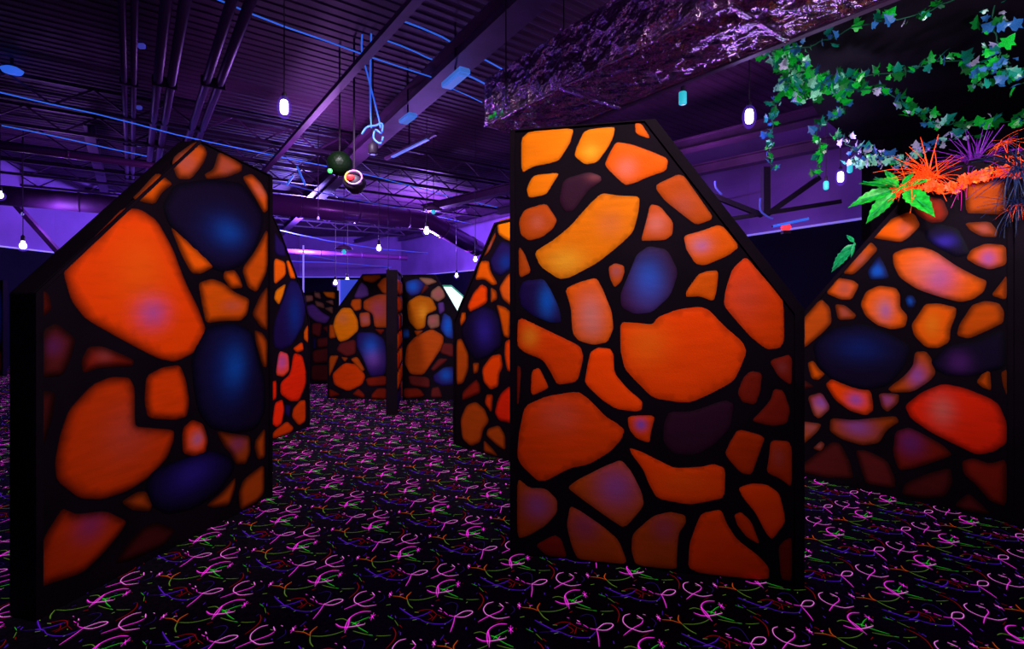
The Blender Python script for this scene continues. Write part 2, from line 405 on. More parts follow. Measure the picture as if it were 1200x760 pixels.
PC = Panel((598,648), (942,688), 'maze_panel', 'nearest panel in the middle, tall, its upper right corner cut off, orange and purple stones',
 [(598,153),(768,140),(942,362),(942,688),(598,648)], [
 ('Y',[(611,155),(673,149),(668,168),(655,188),(645,191),(625,195),(611,203)]),
 ('Y',[(685,152),(721,148),(719,160),(712,174),(700,190),(686,193),(673,183),(676,172)],('y',692,178,10)),
 ('O',[(744,144),(752,145),(763,163),(745,157)]),
 ('O',[(722,166),(740,169),(765,178),(783,186),(781,200),(760,207),(742,215),(732,217),(708,194),(714,180)],('p',734,197,11,1,.6)),
 ('Y',[(627,205),(656,202),(648,215),(640,228),(620,232),(617,222),(622,210)]),
 ('P',[(660,210),(690,201),(704,206),(705,212),(690,222),(672,247),(662,248),(655,235)],('m',697,208,10,.5,.35)),
 ('D1.5',[(640,238),(648,250),(653,258),(648,268),(635,278),(620,282),(610,275),(608,258),(615,245)],('p',630,260,8,1,.3)),
 ('Y.9',[(705,226),(725,229),(750,230),(748,250),(742,272),(725,288),(700,308),(668,325),(655,327),(633,312),(626,295),(650,280),(668,265),(690,240)],('y',662,306,22,.7,.9),('m',715,262,14,1,.25)),
 ('D1.6',[(762,239),(773,241),(789,260),(788,275),(780,281),(760,282),(751,282),(757,260)],('p',769,262,11,1,.7)),
 ('D1.35',[(799,202),(820,232),(837,256),(816,264),(798,250),(780,236),(769,222),(769,216)],('m',800,240,14,1,.3)),
 ('O.85',[(801,276),(820,271),(845,262),(867,289),(852,300),(826,311),(815,309),(804,292)],('p',820,286,13,.8,.85),('v',822,288,8,.8,.4)),
 ('P',[(760,288),(782,292),(795,318),(786,346),(764,366),(744,368),(728,360),(727,344),(738,318),(746,298)],('b',760,330,18,1.4,1),('V',757,345,26,1.2,.3)),
 ('D1.5',[(713,313),(720,308),(731,311),(732,318),(728,330),(720,337),(715,326)],('m',722,318,6)),
 ('N',[(613,329),(637,326),(646,340),(656,362),(658,378),(645,378),(625,370),(610,358),(608,340)],('b',641,353,9,2,1)),
 ('D1.4',[(608,288),(615,297),(623,319),(608,326)]),
 ('O',[(662,338),(680,330),(699,325),(707,340),(717,365),(719,385),(712,401),(695,404),(678,399),(671,390),(669,360)],('p',692,368,14,1.6,1),('p',695,382,10,1,.6)),
 ('R1.0',[(607,370),(640,386),(680,405),(684,418),(677,447),(653,451),(645,435),(636,421),(615,413),(606,405)],('y',621,394,10,1.2,.5)),
 ('R1.35',[(692,412),(700,407),(715,408),(719,415),(720,437),(735,455),(753,470),(752,480),(745,482),(722,479),(705,468),(685,449),(688,430)]),
 ('R1.2',[(727,377),(745,378),(765,380),(771,371),(795,362),(820,359),(831,363),(850,383),(870,400),(875,412),(868,430),(860,446),(835,460),(810,471),(795,471),(765,466),(745,446),(732,432),(727,410)],('y',758,402,26,1,.2)),
 ('O.8',[(804,341),(818,321),(830,317),(842,317),(840,340),(836,353),(820,347),(804,348)]),
 ('R1.0',[(874,300),(890,319),(906,337),(918,350),(919,400),(913,408),(898,409),(880,395),(865,378),(848,358),(850,340),(858,315)],('m',872,345,22,1.3,.2)),
 ('d1.3',[(606,427),(611,431),(608,472),(606,474)]),
 ('R',[(623,434),(632,430),(643,453),(640,456),(622,464)]),
 ('R1.02',[(615,475),(640,464),(677,458),(690,467),(710,488),(722,495),(732,503),(728,515),(715,529),(690,544),(668,548),(640,563),(630,563),(612,546),(606,535),(608,508)],('p',655,487,22,.8,.22)),
 ('R',[(735,487),(768,486),(763,505),(761,519),(745,513),(737,502)],('v',751,497,6,1,1)),
 ('P',[(784,482),(810,482),(850,468),(860,473),(856,500),(838,520),(815,533),(790,532),(777,518),(778,495)]),
 ('d1.2',[(880,434),(893,437),(891,458),(885,474),(870,471),(864,460),(871,442)]),
 ('d1.4',[(901,422),(928,414),(928,452),(912,441)],('m',916,430,6,1,.3)),
 ('d1.3',[(907,455),(918,457),(926,480),(922,496),(905,499),(880,493),(893,480),(903,468)]),
 ('R.6',[(865,502),(897,511),(890,530),(881,556),(868,554),(849,532),(855,518)]),
 ('R.6',[(903,515),(928,517),(928,571),(915,561),(898,553),(901,535)],('m',912,535,8,1.5,.3)),
 ('R1.25',[(737,524),(752,529),(770,538),(790,548),(820,547),(836,543),(850,548),(849,583),(830,587),(808,591),(770,584),(760,566),(754,550),(741,533)],('y',800,565,34,.4,.08)),
 ('D1.5',[(728,538),(740,552),(752,576),(755,592),(732,619),(712,606),(680,583),(665,571),(676,562),(708,546)],('v',722,570,20,1,.6)),
 ('D1.25',[(606,559),(620,571),(640,572),(653,585),(653,600),(640,615),(620,627),(606,631)],('v',630,592,14,1,.45)),
 ('D1.4',[(668,592),(680,598),(705,615),(725,632),(736,661),(700,666),(677,661),(670,640),(664,615)],('V',685,615,16,1,.4)),
 ('d1.3',[(627,638),(650,626),(658,631),(665,655),(640,652)]),
 ('D1.4',[(741,625),(765,604),(785,599),(803,603),(804,612),(795,625),(793,655),(793,667),(745,662),(740,645)],('V',778,618,14,1,.3)),
 ('R1.15',[(822,601),(845,596),(852,614),(864,632),(888,650),(901,664),(901,680),(806,670),(808,636),(816,614)]),
 ('R1.3',[(865,571),(880,566),(898,567),(913,577),(919,600),(920,612),(905,632),(898,625),(885,600),(870,582)]),
 ('R.9',[(860,603),(868,599),(880,610),(891,638),(875,629),(864,615)]),
 ('d1.2',[(912,640),(920,632),(928,629),(928,681),(915,678)]),
 ], soft=.014, edge=.55, trimw=[.006, .05, .045, 0, .03])

PL = Panel((40,728), (318,581), 'maze_panel', 'nearest panel on the left, seen at a slant, with blue, navy and large orange stones',
 [(40,343),(233,164),(318,206),(318,581),(40,728)], [
 ('D1.6',[(229,165),(240,172),(243,180),(238,192),(224,210),(208,210),(201,192),(204,183)],('m',217,190,12,1,.5)),
 ('D1.3',[(256,177),(272,184),(284,193),(283,201),(265,208),(242,210),(239,204),(250,198)],('m',265,196,10,1,.4)),
 ('O.8',[(184,201),(203,215),(190,225),(181,240),(154,233),(165,222)]),
 ('O.9',[(283,207),(295,203),(306,214),(314,228),(314,246),(309,250),(299,232)],('p',304,222,8,1,.4)),
 ('B',[(190,240),(205,215),(245,210),(283,214),(302,240),(310,258),(300,290),(285,310),(262,320),(243,312),(222,290),(197,262)],('n',264,272,24,.9,.55),('b',268,272,14,.9,.5)),
 ('O1.1',[(199,264),(215,277),(235,294),(252,312),(235,321),(224,320),(212,298)]),
 ('O.85',[(314,265),(314,316),(301,343),(290,337),(283,315),(298,295)]),
 ('R1.15',[(144,243),(165,245),(184,258),(202,290),(217,330),(232,360),(242,387),(228,413),(205,424),(185,420),(150,402),(100,374),(83,352),(73,316),(90,298),(120,268)],('v',178,366,15,1,.6),('y',165,315,30,1.4,.12)),
 ('O.95',[(263,317),(275,316),(281,325),(285,337),(270,339),(261,325)]),
 ('O.9',[(232,331),(248,326),(262,331),(275,342),(293,350),(290,368),(282,376),(260,376),(241,379),(236,355)],('m',272,358,10,.6,.4)),
 ('D1.2',[(296,365),(305,345),(314,334),(314,388),(305,383),(296,370)]),
 ('D1.4',[(298,386),(308,390),(314,400),(313,430),(308,430),(299,400)]),
 ('B',[(243,382),(275,378),(296,388),(303,420),(311,445),(311,482),(300,503),(275,508),(246,502),(232,482),(226,450),(224,420),(232,398)],('n',270,432,20,1.9,.7),('b',275,430,11,1.9,.7)),
 ('d',[(47,338),(57,344),(61,362),(50,371),(46,369)]),
 ('M.9',[(66,378),(89,396),(83,420),(74,440),(45,443),(45,400),(52,385)],('V',62,405,10,1,.3)),
 ('d1.3',[(103,406),(120,405),(157,421),(156,429),(115,431),(97,438),(95,422)],('m',122,415,10,1,.3)),
 ('R.72',[(108,450),(130,441),(152,442),(158,455),(158,497),(162,500),(204,503),(204,515),(196,536),(176,558),(150,575),(120,585),(93,584),(66,563),(64,540),(70,510),(80,480)],('m',150,505,26,1.2,.25)),
 ('R.95',[(171,440),(190,430),(211,427),(218,445),(222,470),(219,488),(205,492),(173,490),(169,470)]),
 ('R1.1',[(215,500),(225,491),(238,496),(244,515),(241,530),(228,535),(214,531),(213,510)],('p',230,514,8,1.2,.7),('v',231,514,5,1.2,.4)),
 ('D',[(253,504),(275,508),(293,510),(294,530),(288,544),(276,544),(270,531),(262,523)],('V',278,520,9,1,.4)),
 ('D1.4',[(299,515),(311,500),(311,536),(302,539),(298,525)]),
 ('D1.3',[(310,542),(310,577),(300,591),(281,602),(279,577),(285,561)]),
 ('B.8',[(176,552),(205,540),(250,526),(272,536),(275,550),(257,577),(225,597),(195,603),(176,592),(170,570)],('i',225,555,26,.7,.6)),
 ('D1.1',[(141,588),(160,576),(171,575),(179,590),(176,599),(155,598)]),
 ('D1.3',[(241,592),(260,576),(276,558),(276,570),(269,592),(250,595)]),
 ('M.7',[(40,457),(66,459),(61,490),(53,517),(43,535)]),
 ('D.8',[(40,579),(49,585),(51,597),(42,607)]),
 ('R.55',[(73,595),(80,598),(90,602),(124,598),(149,610),(141,624),(121,648),(97,671),(60,683),(42,690),(42,654),(54,624)],('V',105,615,16,1,.45)),
 ('M.55',[(170,615),(185,611),(207,620),(192,640),(150,658),(133,660),(150,635)]),
 ], soft=.055, edge=.10, thick=.155, trimw=[.015, .008, .03, 0, .03])

PR = Panel((890,547), (1181,612), 'maze_panel', 'panel on the right under the orange and green foliage, its upper left corner cut off',
 [(890,424),(1090,197),(1188,178),(1188,613),(890,547)], [
 ('O.9',[(1064,248),(1072,251),(1079,264),(1064,279),(1055,284),(1019,278),(1030,265),(1045,256)],('m',1060,268,8,1,.5)),
 ('d1.3',[(1069,241),(1085,230),(1105,233),(1112,250),(1105,260),(1090,261),(1075,252)]),
 ('D1.1',[(1130,214),(1150,212),(1179,210),(1179,252),(1150,250),(1132,250)]),
 ('D1.1',[(1130,261),(1160,259),(1169,270),(1168,278),(1150,277),(1137,270)],('m',1153,268,8,1,.5)),
 ('D1.5',[(1014,284),(1022,284),(1029,292),(1015,308),(1000,322),(987,320),(1000,302)],('m',1008,304,8,1,.5)),
 ('N1.3',[(1030,298),(1037,311),(1043,326),(1020,328),(1016,318)],('b',1028,318,9,1,1)),
 ('O',[(1046,297),(1060,291),(1080,289),(1096,294),(1120,311),(1145,324),(1157,329),(1153,342),(1140,351),(1125,354),(1105,349),(1075,339),(1054,325),(1047,310)],('v',1100,325,18,1,.6),('p',1085,315,20,.8,.5)),
 ('B',[(1084,269),(1100,262),(1122,267),(1132,285),(1137,298),(1120,302),(1095,287),(1084,279)],('i',1107,283,13,.5,.9)),
 ('O.8',[(1138,292),(1155,285),(1179,287),(1180,310),(1160,316),(1145,311),(1132,303)],('v',1158,303,9,1,.6)),
 ('O.8',[(1161,346),(1172,332),(1180,322),(1180,352)]),
 ('O',[(967,343),(980,325),(1000,328),(1007,334),(998,351),(985,351)],('m',990,338,9,1,.6)),
 ('D1.6',[(938,376),(962,349),(973,360),(975,378),(965,389),(940,410)]),
 ('D1.3',[(978,356),(990,357),(1004,369),(1000,374),(982,375)],('m',990,366,6,1,.5)),
 ('O1.1',[(1008,356),(1015,341),(1030,334),(1050,337),(1055,345),(1055,360),(1064,370),(1061,383),(1045,386),(1028,381),(1014,370)],('p',1036,362,11,1.2,.9),('v',1038,364,6,1.5,.5)),
 ('N',[(1060,350),(1064,345),(1070,346),(1074,353),(1071,360),(1064,361)],('b',1066,353,5,1,1)),
 ('O1.1',[(1084,356),(1100,355),(1121,360),(1120,370),(1114,385),(1113,400),(1100,408),(1085,407),(1071,393),(1068,380),(1077,367)],('y',1092,380,10,1.4,.3)),
 ('O.75',[(1139,357),(1155,352),(1171,355),(1177,365),(1176,378),(1160,386),(1135,397),(1121,393),(1124,380),(1132,368)]),
 ('B.9',[(952,402),(975,384),(1010,378),(1042,390),(1068,405),(1062,427),(1042,452),(1010,458),(973,444),(957,427)],('n',1008,408,30,.5,.5)),
 ('B',[(1088,425),(1110,405),(1140,400),(1176,385),(1179,400),(1179,430),(1160,436),(1140,441),(1110,440),(1096,433)],('V',1124,424,14,.9,.5)),
 ('O.9',[(946,425),(953,422),(961,433),(967,438),(960,445),(951,444)]),
 ('M',[(940,443),(955,453),(940,456)]),
 ('R1.2',[(967,450),(975,443),(990,450),(1005,455),(1021,457),(1024,480),(1015,487),(995,481),(978,468)],('v',1003,468,9,.8,.8)),
 ('D1.3',[(946,464),(963,459),(974,478),(960,491),(953,486)],('v',962,472,8,1,.9),('p',960,480,8,1,.4)),
 ('D1.2',[(938,493),(963,496),(959,505),(940,522)],('m',950,500,9,1,.8)),
 ('D1.5',[(1072,412),(1085,411),(1092,420),(1097,437),(1090,446),(1070,459),(1045,460),(1040,455),(1060,440),(1070,428)],('v',1075,440,10,1.2,.7)),
 ('D1.2',[(1029,460),(1054,461),(1053,472),(1040,483),(1033,477)],('v',1040,468,7,1,.5)),
 ('X',[(1060,475),(1080,459),(1105,449),(1130,454),(1160,466),(1171,474),(1180,495),(1180,519),(1165,529),(1145,533),(1120,521),(1090,506),(1067,490)],('p',1104,480,14,1.2,.6)),
 ('O.9',[(1144,447),(1152,436),(1160,432),(1162,458),(1150,453)]),
 ('D1.3',[(1173,436),(1180,432),(1180,464),(1175,450)]),
 ('D1.0',[(973,489),(1000,492),(1025,489),(1050,487),(1054,494),(1040,503),(1030,519),(1010,522),(985,514),(972,505)],('v',1005,500,16,.6,.6)),
 ('D',[(952,525),(962,516),(967,520),(963,529)],('m',960,522,5)),
 ('M.9',[(938,545),(955,532),(975,517),(985,519),(996,540),(1001,561),(970,560),(938,553)]),
 ('M1.1',[(1002,527),(1015,527),(1040,539),(1049,560),(1049,572),(1015,567),(1009,550)]),
 ('d1.1',[(1049,505),(1065,500),(1080,507),(1105,521),(1117,533),(1095,541),(1070,549),(1053,551),(1046,530)],('V',1067,518,14,1,.6)),
 ('M.9',[(1060,566),(1085,555),(1114,547),(1117,565),(1108,582),(1080,584),(1056,579)]),
 ('d1.3',[(1127,540),(1140,536),(1160,543),(1180,537),(1180,594),(1160,587),(1144,568),(1129,555)]),
 ('M1.1',[(1123,586),(1135,577),(1150,590),(1162,603),(1130,598),(1119,592)]),
 ], soft=.045, edge=.2, trimw=[.03, .01, .03, 0, .03])
# end post of the right panel
bm = bmesh.new(); w_, h_ = PR.uv(1188, 613)
add_box(bm, (w_+.09, .06, 1.22), (.18, .17, 2.44)); bmesh.ops.bevel(bm, geom=bm.edges[:], offset=.006, segments=1, affect='EDGES'); obj('end_post', bm, M['trim'], PR.root)

PG = Panel((532,521), (600,541), 'maze_panel', 'panel in the gap, half hidden by the left edge of the nearest middle panel',
 [(532,376),(580,261),(645,246),(645,555),(532,521)], [
 ('Y.9',[(583,259),(606,254),(606,285),(592,280),(584,274)]),
 ('D1.5',[(580,272),(581,277),(573,295),(567,300)],('m',575,288,5)),
 ('N',[(588,282),(602,288),(599,314),(587,323),(578,318),(574,305),(581,292)],('n',593,307,8,1.2,.9)),
 ('O.85',[(563,306),(573,306),(575,318),(583,332),(577,334),(568,327),(557,328)]),
 ('R1.0',[(564,333),(571,337),(571,354),(560,361),(551,365),(548,358),(555,343)]),
 ('D1.3',[(575,336),(582,341),(583,350),(575,355)]),
 ('D1.6',[(602,318),(602,360),(589,350),(585,337),(594,323)]),
 ('O.8',[(582,357),(592,360),(599,366),(597,396),(590,393),(585,368)]),
 ('O.8',[(541,366),(546,366),(546,375),(540,382),(539,375)]),
 ('B',[(551,366),(566,359),(579,363),(587,377),(588,395),(588,404),(573,416),(558,422),(545,404),(541,385)],('i',568,388,11,1.6,.8)),
 ('D1.5',[(535,399),(541,397),(549,415),(549,432),(543,448),(535,450)]),
 ('D1.6',[(554,425),(562,425),(560,436),(555,438)]),
 ('R1.2',[(576,417),(587,415),(589,430),(585,438),(584,452),(575,456),(567,447),(565,432)]),
 ('R1.1',[(592,400),(600,397),(600,436),(594,433),(591,415)]),
 ('d1.4',[(558,444),(562,450),(563,460),(552,465),(542,469),(542,459)]),
 ('R.9',[(570,462),(578,462),(576,484),(568,472)]),
 ('X.9',[(596,453),(601,455),(601,495),(585,492),(580,483),(583,470),(587,461)]),
 ('D1.4',[(558,471),(568,480),(573,493),(566,503),(563,517),(552,522),(542,513),(540,491),(547,475)]),
 ('D1.4',[(572,502),(585,498),(592,510),(592,527),(583,522),(570,510)]),
 ('D1.2',[(567,515),(577,525),(584,536),(567,532)]),
 ], soft=.04, edge=.2, trimw=.02, grow=1.04)
PS = Panel((300,523), (361,500), 'maze_panel', 'slanted panel partly hidden behind the nearest left panel, with one long blue stone',
 [(300,243),(316,245),(329,274),(354,342),(362,377),(362,499.5),(300,523)], [
 ('N1.2',[(322,272),(326,278),(333,287),(335,300),(328,300),(322,296)]),
 ('O',[(321,302),(334,307),(335,322),(321,334)]),
 ('O1.1',[(335,306),(339,305),(347,326),(340,326)]),
 ('Y.9',[(335,332),(332,345),(327,357),(321,350),(323,340)]),
 ('N.9',[(340,328),(352,334),(359,356),(355,380),(342,403),(330,409),(321,405),(321,380),(330,355)],('n',345,368,8,3,.8)),
 ('R',[(343,408),(354,400),(356,410),(348,413)]),
 ('R1.1',[(327,411),(338,415),(339,434),(332,441),(323,439)],('v',330,424,6,1.5,.6)),
 ('X.9',[(344,414),(354,417),(358,434),(358,450),(350,469),(340,469),(329,461),(329,448),(340,438)]),
 ('X.9',[(319,447),(324,446),(324,466),(319,469)]),
 ('X1.1',[(322,472),(331,468),(333,480),(330,496),(324,500),(319,496)]),
 ('N1.2',[(334,474),(341,474),(339,489),(334,485)]),
 ('R.8',[(344,478),(352,469),(358,469),(358,493),(350,498),(342,488)]),
 ('R.8',[(320,506),(336,493),(344,501),(341,508),(320,515)]),
 ('O.8',[(356,388),(361,380),(361,402),(356,397)]),
 ], soft=.03, edge=.3, trimw=.012, grow=1.04)
PF = Panel((384,466.5), (458,468.5), 'maze_panel', 'low panel in the far centre, left of the edge-on panel, upper left corner cut off',
 [(384,385),(386,374),(425,321),(460,320),(460,468.7),(384,466.5)], [
 ('D1.2',[(425,323),(444,322),(446,325),(437,331),(427,329)]),
 ('D',[(448,327),(457,324),(457,343),(449,343),(442,334)]),
 ('U',[(423,331),(430,336),(432,346),(423,349),(415,348)]),
 ('D1.2',[(413,351),(423,350),(423,362),(416,364),(411,357)]),
 ('D',[(427,353),(442,346),(454,346),(454,382),(439,382),(437,367),(427,362)],('V',444,362,9,1.2,.3)),
 ('D',[(421,367),(433,366),(434,381),(423,383)],('m',428,374,5)),
 ('Y.75',[(401,362),(411,362),(418,374),(419,386),(408,396),(398,399),(391,383),(394,371)],('D' and 'm',402,373,6,1,.3)),
 ('D',[(386,381),(391,381),(394,395),(386,396)]),
 ('M',[(399,402),(416,398),(416,414),(406,417),(395,410)]),
 ('N1.3',[(420,391),(437,391),(449,398),(452,417),(450,437),(434,439),(427,421),(419,405)],('b',435,407,9,1.3,.8),('v',438,420,10,1,.4)),
 ('R.7',[(391,438),(404,426),(418,428),(427,440),(423,450),(408,457),(393,450)]),
 ('D',[(386,417),(397,417),(392,428),(386,441)]),
 ('D1.2',[(411,421),(419,418),(427,432),(424,435)]),
 ('d',[(429,443),(452,440),(452,451),(432,452)]),
 ('d',[(413,462),(420,455),(427,462),(426,466)]),
 ('d',[(436,462),(442,455),(452,455),(452,467),(436,466)]),
 ('d.7',[(386,455),(399,462),(386,465)]),
 ('d',[(439,385),(451,386),(446,392)]),
 ('D',[(400,418),(408,419),(404,424)]),
 ], soft=.035, edge=.35, trimw=.01, thick=.1, grow=1.1)
PH = Panel((472,467.5), (533,469), 'maze_panel', 'low panel in the far centre, right of the edge-on panel, upper right corner cut off',
 [(472,322),(509,321),(536,367),(536,469.1),(472,467.5)], [
 ('N1.5',[(476,330),(489,327),(498,332),(491,344),(482,346),(476,340)],('b',484,335,7,1,.9)),
 ('T',[(491,325),(505,326),(512,330),(501,334),(496,331)]),
 ('T',[(506,341),(514,335),(520,340),(521,348),(513,353),(505,348)],('m',514,344,5)),
 ('Y.5',[(478,355),(491,347),(505,350),(511,363),(499,368),(498,382),(489,385),(480,375)],('y',496,366,6,1.5,.5)),
 ('T.8',[(502,370),(514,368),(515,382),(505,385),(501,379)],('m',507,375,5)),
 ('U',[(513,355),(520,354),(521,364),(515,368)]),
 ('N1.5',[(520,367),(529,373),(531,396),(523,394),(516,384)],('b',525,382,6,2,1)),
 ('D',[(485,387),(496,387),(489,394)]),
 ('N',[(471,385),(479,385),(480,395),(472,397)],('b',476,391,4,1,1)),
 ('D1.2',[(487,396),(505,387),(518,395),(517,406),(505,424),(496,437),(482,436),(476,424),(478,406)]),
 ('M',[(519,402),(531,403),(531,418),(516,413)]),
 ('M',[(514,420),(525,421),(509,434),(505,432)]),
 ('N1.3',[(508,440),(520,431),(531,430),(531,450),(518,451),(510,447)],('b',523,439,7,1,.8)),
 ('M',[(479,440),(502,442),(503,454),(482,451)]),
 ('d',[(473,455),(491,455),(497,464),(474,468)]),
 ('M',[(506,455),(514,453),(518,465),(505,465)]),
 ('M',[(497,333),(503,336),(497,342),(493,345)]),
 ], soft=.035, edge=.35, trimw=.01, thick=.1, grow=1.1)
# the panel seen edge-on: its right face carries the stones
a_, b_ = (464.5,486), (470.5,464)
stn = []
rr = random.Random(5)
PE = Panel(a_, b_, 'maze_panel', 'narrow edge-on panel standing between the two low far panels',
 [(464.5,316),(470.5,321.5),(470.5,464),(464.5,486)], [], soft=.04, trimw=.02, thick=.13)
wE = (px_floor(*b_)-px_floor(*a_)).length; h0 = .03
for zi in range(7):
    x = .04
    hz = .23+.05*rr.random()
    while x < wE-.1:
        ww = min(.2+.25*rr.random(), wE-.04-x)
        c = [(x+.02, h0+.03), (x+ww*.6, h0+.0), (x+ww-.02, h0+.05), (x+ww-.03, h0+hz-.04), (x+ww*.4, h0+hz-.01), (x+.02, h0+hz-.06)]
        code = rr.choice(['O', 'R', 'O', 'Y', 'D', 'N'])
        me = stone_mesh(c, srgb(*PAL[code]), [], .03, .02, .3)
        if me: link('stone', me, M['stone'], PE.root)
        x += ww
    h0 += hz
PB = Panel((352,449), (398,450.5), 'maze_panel', 'farthest low panel, dim, with a purple stone, behind the slanted panel',
 [(352,343),(394,340),(394,450.3),(352,449)], [
 ('T.8',[(358,346),(366,346),(367,352),(359,354)]), ('T.7',[(368,341),(375,343),(376,350),(369,348)]),
 ('Y.6',[(378,341),(392,342),(392,350),(383,348)]), ('T.5',[(369,352),(379,355),(380,361),(371,359)]),
 ('U.8',[(360,359),(368,357),(377,366),(386,371),(381,378),(370,376),(362,369)]),
 ('T.6',[(381,353),(390,351),(391,358)]), ('T.5',[(380,361),(390,359),(390,368)]),
 ('M.8',[(366,379),(377,379),(375,394),(366,391)]), ('M.8',[(378,384),(388,380),(386,392)]),
 ('N',[(367,397),(370,397),(370,408),(367,408)]), ('M.7',[(372,397),(386,395),(386,405),(373,407)]),
 ('M.6',[(367,411),(387,408),(387,423),(368,425)]), ('M.5',[(366,428),(387,428),(387,445),(366,445)]),
 ('D.7',[(389,372),(393,370),(393,395),(389,392)]),
 ], soft=.04, edge=.3, trimw=.01, thick=.1, grow=1.12)
PN = Panel((-60,441), (4,440), 'maze_panel', 'distant panel with a bright blue stone at the far left edge',
 [(-60,330),(4,328),(4,440),(-60,441)], [
 ('N1.5',[(-26,335),(-6,333),(2,340),(3,370),(3,400),(-6,410),(-22,405),(-28,370)],('b',-6,368,10,2.4,1)),
 ('d',[(-24,412),(-6,415),(2,410),(2,436),(-20,437)]), ('D',[(-56,340),(-34,338),(-34,380),(-52,390)]), ('M',[(-56,395),(-32,390),(-30,434),(-56,436)]),
 ], soft=.05, edge=.3, trimw=.01, thick=.1)
# added board between the far panels, its glow imitates a blue-lit wall
bm = bmesh.new(); A = px_d(399, 355, 12); add_box(bm, (A.x+.35, 12, 1.0), (.7, .06, 2.0))
tb = thing('blue_board', 'plain blue board standing behind the low far panels', 'board', (0, 0, 0))
obj('board', bm, M['glow_blue'], tb)
bm = bmesh.new(); add_box(bm, (A.x-.02, 11.95, 1.0), (.05, .08, 2.0)); obj('edge_strip', bm, M['white_tube'], tb)

# ------------------------------------------------------------------ lit parallelogram sign in the gap
q = [px_d(x, y, 9.4) for x, y in ((517,336),(529,336),(545,350),(536,369))]
t = thing('light_box', 'white lit parallelogram light box with a green rim, in the far gap', 'light box', (q[0].x, 9.4, 0))
def lp(k): return [((p.x-q[0].x)*k+(1-k)*.22, p.z*k+(1-k)*q[2].z) for p in q]
bm = bmesh.new(); add_prism(bm, lp(1.16), .01, .10); obj('rim', bm, M['signgreen'], t)
bm = bmesh.new(); add_prism(bm, lp(1.0), -.01, .02); obj('face', bm, M['signwhite'], t)
bm = bmesh.new(); add_box(bm, (.25, .06, q[3].z/2-.02), (.05, .05, q[3].z-.05)); obj('post', bm, M['trim'], t)

# ------------------------------------------------------------------ roof steel, pipes, cords
def roofbeam(name, label, cat, p0, p1, wd, ht, m, ext=(0, 0), group=None, flange=True):
    p0, p1 = Vector(p0), Vector(p1); d = (p1-p0).normalized(); p0 -= d*ext[0]; p1 += d*ext[1]
    t = thing(name, label, cat, p0, 0, group); p1 = p1-p0; z = Vector((0, 0, 0))
    bm = bmesh.new()
    if flange:
        add_beam(bm, z, p1, wd*.25, ht); obj('web', bm, m, t)
        for s in (-1, 1):
            bm = bmesh.new(); add_beam(bm, z+Vector((0, 0, s*ht/2)), p1+Vector((0, 0, s*ht/2)), wd, .02); obj('flange', bm, m, t)
    else:
        add_beam(bm, z, p1, wd, ht); obj('beam_body', bm, m, t)
    return t
def conduit_pair(a, b, z, gap, r, label, ext0=1.5, ext1=2.5):
    p0, p1 = px_h(*a, z), px_h(*b, z); d = (p1-p0).normalized(); p0 -= d*ext0; p1 += d*ext1; s = Vector((-d.y, d.x, 0))
    t = thing('roof_pipe', label, 'pipe', p0, 0, 'twin pipes under the roof')
    for k in (-1, 1):
        bm = bmesh.new(); add_tube(bm, [s*k*gap, p1-p0+s*k*gap], r, 12); obj('pipe', bm, M['conduit'], t, True)
    L = (p1-p0).length; x = .6
    while x < L:
        bm = bmesh.new(); add_box(bm, d*x, (.03, gap*2+r*2+.03, r*2+.03), d.to_track_quat('X', 'Z').to_matrix()); obj('bracket', bm, M['dark_steel'], t); x += 3.1
conduit_pair((150,0), (152,180), 4.25, .048, .032, 'leftmost twin purple pipe running under the roof')
conduit_pair((206,0), (182,175), 4.25, .07, .05, 'second twin purple pipe from the left under the roof')
conduit_pair((283,0), (238,130), 4.25, .07, .05, 'third twin purple pipe from the left, above the cut panel top')
roofbeam('roof_beam', 'slim pale purple diagonal beam above the left pendant bulb', 'beam', px_h(487,0,4.1), px_h(310,200,4.1), .09, .06, M['beam'], (2, 6), 'diagonal roof beams', False)
roofbeam('roof_beam', 'broad purple diagonal beam running left of the foil duct', 'beam', px_h(612,0,4.3), px_h(460,140,4.3), .30, .22, M['beam'], (2, 9), 'diagonal roof beams')
roofbeam('roof_beam', 'lower purple beam behind the cut corner of the middle panel', 'beam', px_h(783,176,3.9), px_h(925,142,3.9), .22, .16, M['beam'], (7, 2), 'diagonal roof beams')
roofbeam('roof_beam', 'dim purple beam under the black canopy, behind the hanging ivy', 'beam', px_h(804,202,3.7), px_h(930,176,3.7), .18, .14, M['beam'], (5, 2), 'diagonal roof beams')
roofbeam('roof_beam', 'far purple diagonal beam left of the effect lamp', 'beam', px_h(390,215,4.2), px_h(340,262,4.2), .22, .16, M['beam'], (1, 5), 'diagonal roof beams')
for x_, y_, lb in ((470, 268, 'farthest purple diagonal beam over the low panels'), (545, 262, 'far purple diagonal beam left of the panel in the gap'), (120, 215, 'far purple diagonal beam behind the top of the left panel')):
    roofbeam('roof_beam', lb, 'beam', px_h(x_, y_, 4.45), px_h(x_, y_, 4.45)+D1*3, .16, .14, M['beam'], (5, 3), 'diagonal roof beams')
